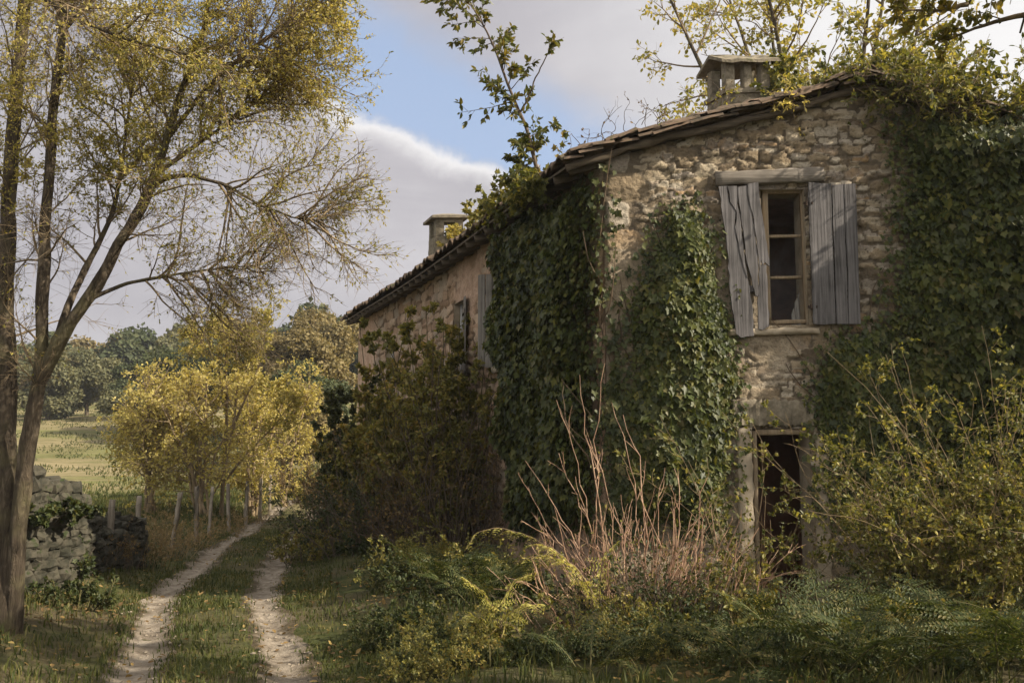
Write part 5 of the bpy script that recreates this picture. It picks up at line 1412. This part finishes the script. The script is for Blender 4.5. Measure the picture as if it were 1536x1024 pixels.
# ------------------------------------------------------------------ meadow and far trees
def crown_tree(h, w, n, ls, leafm, seed, lumps=26, lo=.25, kind='diamond'):
    """leaf clumps spread through an uneven crown of many lobes"""
    rng = np.random.default_rng(seed); tk = MB(); p = np.stack([rng.normal(0, .03 * h, 5).cumsum() * .3, rng.normal(0, .03 * h, 5).cumsum() * .3, np.linspace(-.3, h * .7, 5)], 1); tk.tubes(resample(p, 8)[None], np.linspace(.035 * h, .01 * h, 8)[None], 7)
    c = rng.normal(0, 1, (lumps, 3)); c = nrm(c) * rng.random((lumps, 1)) ** .5; c = c * np.array([w * .36, w * .36, h * (1 - lo) * .36]) + np.array([0, 0, h * (lo + (1 - lo) * .5)]); r = rng.uniform(.08, .2, lumps) * w
    for q in range(lumps):
        b_ = np.array([p[2], (p[3] + c[q]) / 2 + rng.normal(0, .02 * h, 3), c[q]]); tk.tubes(resample(b_, 5)[None], np.linspace(.012 * h, .004 * h, 5)[None], 4)
    i = rng.choice(lumps, n, p=r ** 2 / (r ** 2).sum()); d = nrm(rng.normal(0, 1, (n, 3))); pos = c[i] + d * (r[i] * rng.random(n) ** .33 * rng.uniform(.8, 1.15, n))[:, None] * np.array([1, 1, .8])
    N = nrm(d + Z1 * .3 + rng.normal(0, .5, (n, 3))); T = nrm(rng.normal(0, 1, (n, 3)) - Z1 * .3); lf = MB(); lf.leaves(pos, T, N, ls * rng.uniform(.6, 1.4, n), kind)
    return tk, lf


def far_tree(name, label, px, Y, h, w, n, ls, mat, seed, group=None, lo=.2):
    x = wx(px, Y); t = thing(name, label, 'tree', (x, Y, float(ground_h(x, Y))), group); tk, lf = crown_tree(h, w, int(n * 2.2), ls * .85, None, seed, lo=lo); tk.build('trunk', M['bark'], t, True); lf.build('crown', M[mat], t); return t


far_tree('field_tree', 'dark round evergreen tree across the meadow, seen between trunk and yellow row', 212, 78, 6.0, 6.5, 16000, .28, 'farA', 1001, None, -.06)
far_tree('field_tree', 'grey green tree across the meadow just right of the left trunk', 128, 84, 5.8, 7.5, 14000, .28, 'farC', 1002, None, -.06)
far_tree('field_tree', 'pale grey tree half hidden behind the big left trunk across the meadow', 70, 78, 5.8, 7, 12000, .28, 'farC', 1003, None, -.06)
far_tree('field_tree', 'dull green bushy tree beside the meadow behind the pale yellow tree', 190, 70, 2.8, 4, 8000, .22, 'farC', 1004, lo=.05)
far_tree('field_tree', 'dark tall tree behind the top of the thin forked tree', 300, 66, 7.2, 8, 18000, .26, 'farA', 1005)
far_tree('field_tree', 'dark tree behind the right of the thin forked tree', 390, 62, 7.6, 8, 18000, .26, 'farA', 1006)
far_tree('field_tree', 'brownish tree on the slope left of the far house corner', 452, 58, 7.8, 7, 16000, .24, 'farB', 1007)
far_tree('field_tree', 'bare topped brown tree rising beside the far corner of the eaves', 500, 66, 9.8, 7, 9000, .26, 'farB', 1008)
far_tree('field_tree', 'olive brown tree closing the view at the bend of the track', 432, 46, 4.5, 5.5, 13000, .19, 'farB', 1009, lo=.02)
far_tree('field_tree', 'dark low tree over the bend in the track', 470, 50, 6.0, 5.5, 13000, .2, 'farA', 1010, lo=.05)
# the wooded hill: one mass of far woods
rng = np.random.default_rng(1100); V = []; wood = {k: MB() for k in ('farA', 'farB', 'farC')}; protos = [crown_tree(7.5, 7.5, 4600, .5, None, 1101 + i, 20, .0)[1] for i in range(4)]
for i in range(340):
    Y = 95 + 150 * rng.random() ** 1.4; px = rng.uniform(-250, 900); x = wx(px, Y)
    if Y < 104 and px < 300: continue
    pr = protos[i % 4]; s = rng.uniform(.75, 1.25); a = rng.uniform(0, 6.28); ca_, sa_ = math.cos(a) * s, math.sin(a) * s; v = np.concatenate(pr.V); v = np.stack([v[:, 0] * ca_ - v[:, 1] * sa_, v[:, 0] * sa_ + v[:, 1] * ca_, v[:, 2] * s], 1) + np.array([x, Y, float(ground_h(x, Y))])
    wood[rng.choice(['farA', 'farB', 'farC'], p=[.45, .3, .25])].add(v, *pr.F)
for k, m_ in wood.items():
    tag(m_.build({'farA': 'dark_woods', 'farB': 'brown_woods', 'farC': 'grey_woods'}[k], M[k]), {'farA': 'dark green woods covering the far hillside', 'farB': 'autumn brown woods scattered over the far hillside', 'farC': 'grey green woods scattered over the far hillside'}[k], 'woods', kind='stuff')

# ------------------------------------------------------------------ thin autumn haze
hz = MB(); hz.box((0, 720, 29), (1420, 1580, 66)); t = NT('thin_haze'); pv = t.n('ShaderNodeVolumePrincipled'); pv.inputs['Color'].default_value = (.86, .9, .97, 1); pv.inputs['Density'].default_value = .00045; pv.inputs['Anisotropy'].default_value = .2
t.t.links.new(pv.outputs[0], t.out.inputs['Volume']); tag(hz.build('haze', t.m), 'thin pale haze in the air over the meadow and far woods', 'haze', kind='stuff')

# ------------------------------------------------------------------ sky, sun
w = bpy.data.worlds.new('World'); sc.world = w; w.use_nodes = True
t = NT.__new__(NT); t.m = None; t.t = w.node_tree; t.t.nodes.clear(); t.out = t.t.nodes.new('ShaderNodeOutputWorld')
EL = math.asin(SUN[2]); AZ = math.atan2(SUN[0], SUN[1])
sky = t.n('ShaderNodeTexSky'); sky.sky_type = 'NISHITA'; sky.sun_disc = False; sky.sun_elevation = EL; sky.sun_rotation = AZ; sky.air_density = 1.0; sky.dust_density = .6; sky.ozone_density = 1.5
gen = t.n('ShaderNodeTexCoord').outputs['Generated']
dA, dB = nrm(ray(430, 112)), nrm(ray(775, 275)); nb = nrm(np.cross(dA, dB))
if nb @ ray(700, 150) < nb @ ray(560, 300): nb = -nb
dot = t.n('ShaderNodeVectorMath', operation='DOT_PRODUCT'); t.t.links.new(gen, dot.inputs[0]); dot.inputs[1].default_value = tuple(nb); s = dot.outputs['Value']
n1 = t.noise(gen, 5.0, 7, .55, .4); n2 = t.noise(gen, 14.0, 6, .6, .3); mp = t.n('ShaderNodeMapping'); mp.inputs['Scale'].default_value = (1.8, 1.8, 5.0); t.t.links.new(gen, mp.inputs[0]); n3 = t.noise(mp.outputs[0], 1.7, 6, .55, .5)
sw = t.math('ADD', s, t.math('ADD', t.math('MULTIPLY', t.math('SUBTRACT', n1, .5), .04), t.math('MULTIPLY', t.math('SUBTRACT', n2, .5), .05)))
def rmp(v, a, b):
    x = t.n('ShaderNodeMapRange'); x.interpolation_type = 'SMOOTHSTEP'; t.set(x.inputs[0], v); x.inputs[1].default_value = a; x.inputs[2].default_value = b; return x.outputs[0]
low = rmp(sw, .006, -.012); high = rmp(sw, .06, .125)
cov = t.math('MAXIMUM', low, high)
sepz = t.n('ShaderNodeSeparateXYZ'); t.t.links.new(gen, sepz.inputs[0])
# cloud colours in the sky texture's own units (they are multiplied by the same strength)
edge = t.math('MULTIPLY', rmp(sw, -.034, .002), low)
n3 = t.math('ADD', t.math('MULTIPLY', n3, .72), t.math('MULTIPLY', n1, .28))
grey = t.ramp(n3, [(.3, (1.95, 1.88, 2.08)), (.5, (2.6, 2.5, 2.68)), (.7, (3.6, 3.48, 3.62))])
sepz = t.n('ShaderNodeSeparateXYZ'); t.t.links.new(gen, sepz.inputs[0])
hor = rmp(sepz.outputs[2], .13, .0)
grey = t.mix(t.math('MULTIPLY', hor, .7), grey, (4.1, 4.15, 4.35))
east = rmp(sepz.outputs[0], -.05, .38)
grey = t.mix(t.math('MULTIPLY', east, .75), grey, (5.2, 5.15, 5.1))
cl = t.mix(edge, grey, (5.2, 5.1, 5.05))
back = t.math('MAXIMUM', rmp(sepz.outputs[1], .15, -.5), rmp(sepz.outputs[2], .55, .85))  # unseen sky behind and overhead, added brighter to lift fill on the gable
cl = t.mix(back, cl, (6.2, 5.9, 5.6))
blue = t.mix(.75, sky.outputs[0], (2.1, 2.65, 3.75))
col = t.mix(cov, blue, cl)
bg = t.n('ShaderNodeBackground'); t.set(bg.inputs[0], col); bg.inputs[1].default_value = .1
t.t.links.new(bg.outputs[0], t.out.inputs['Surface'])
sd = bpy.data.lights.new('sun', 'SUN'); sd.energy = 5.0; sd.angle = R(.6); sd.color = (1, .89, .73)
so = bpy.data.objects.new('sun', sd); COL.objects.link(so)
from mathutils import Vector
so.rotation_euler = Vector(tuple(SUN)).to_track_quat('Z', 'Y').to_euler()

sc.view_settings.view_transform = 'Standard'; sc.view_settings.look = 'None'; sc.view_settings.exposure = 1.0; sc.view_settings.gamma = 1
sc.render.engine = 'CYCLES'
sc.cycles.use_denoising = True; sc.cycles.denoiser = 'OPENIMAGEDENOISE'
sc.cycles.max_bounces = 6; sc.cycles.diffuse_bounces = 4; sc.cycles.glossy_bounces = 2; sc.cycles.transmission_bounces = 4; sc.cycles.transparent_max_bounces = 6
sc.cycles.sample_clamp_indirect = 6; sc.cycles.caustics_reflective = False; sc.cycles.caustics_refractive = False
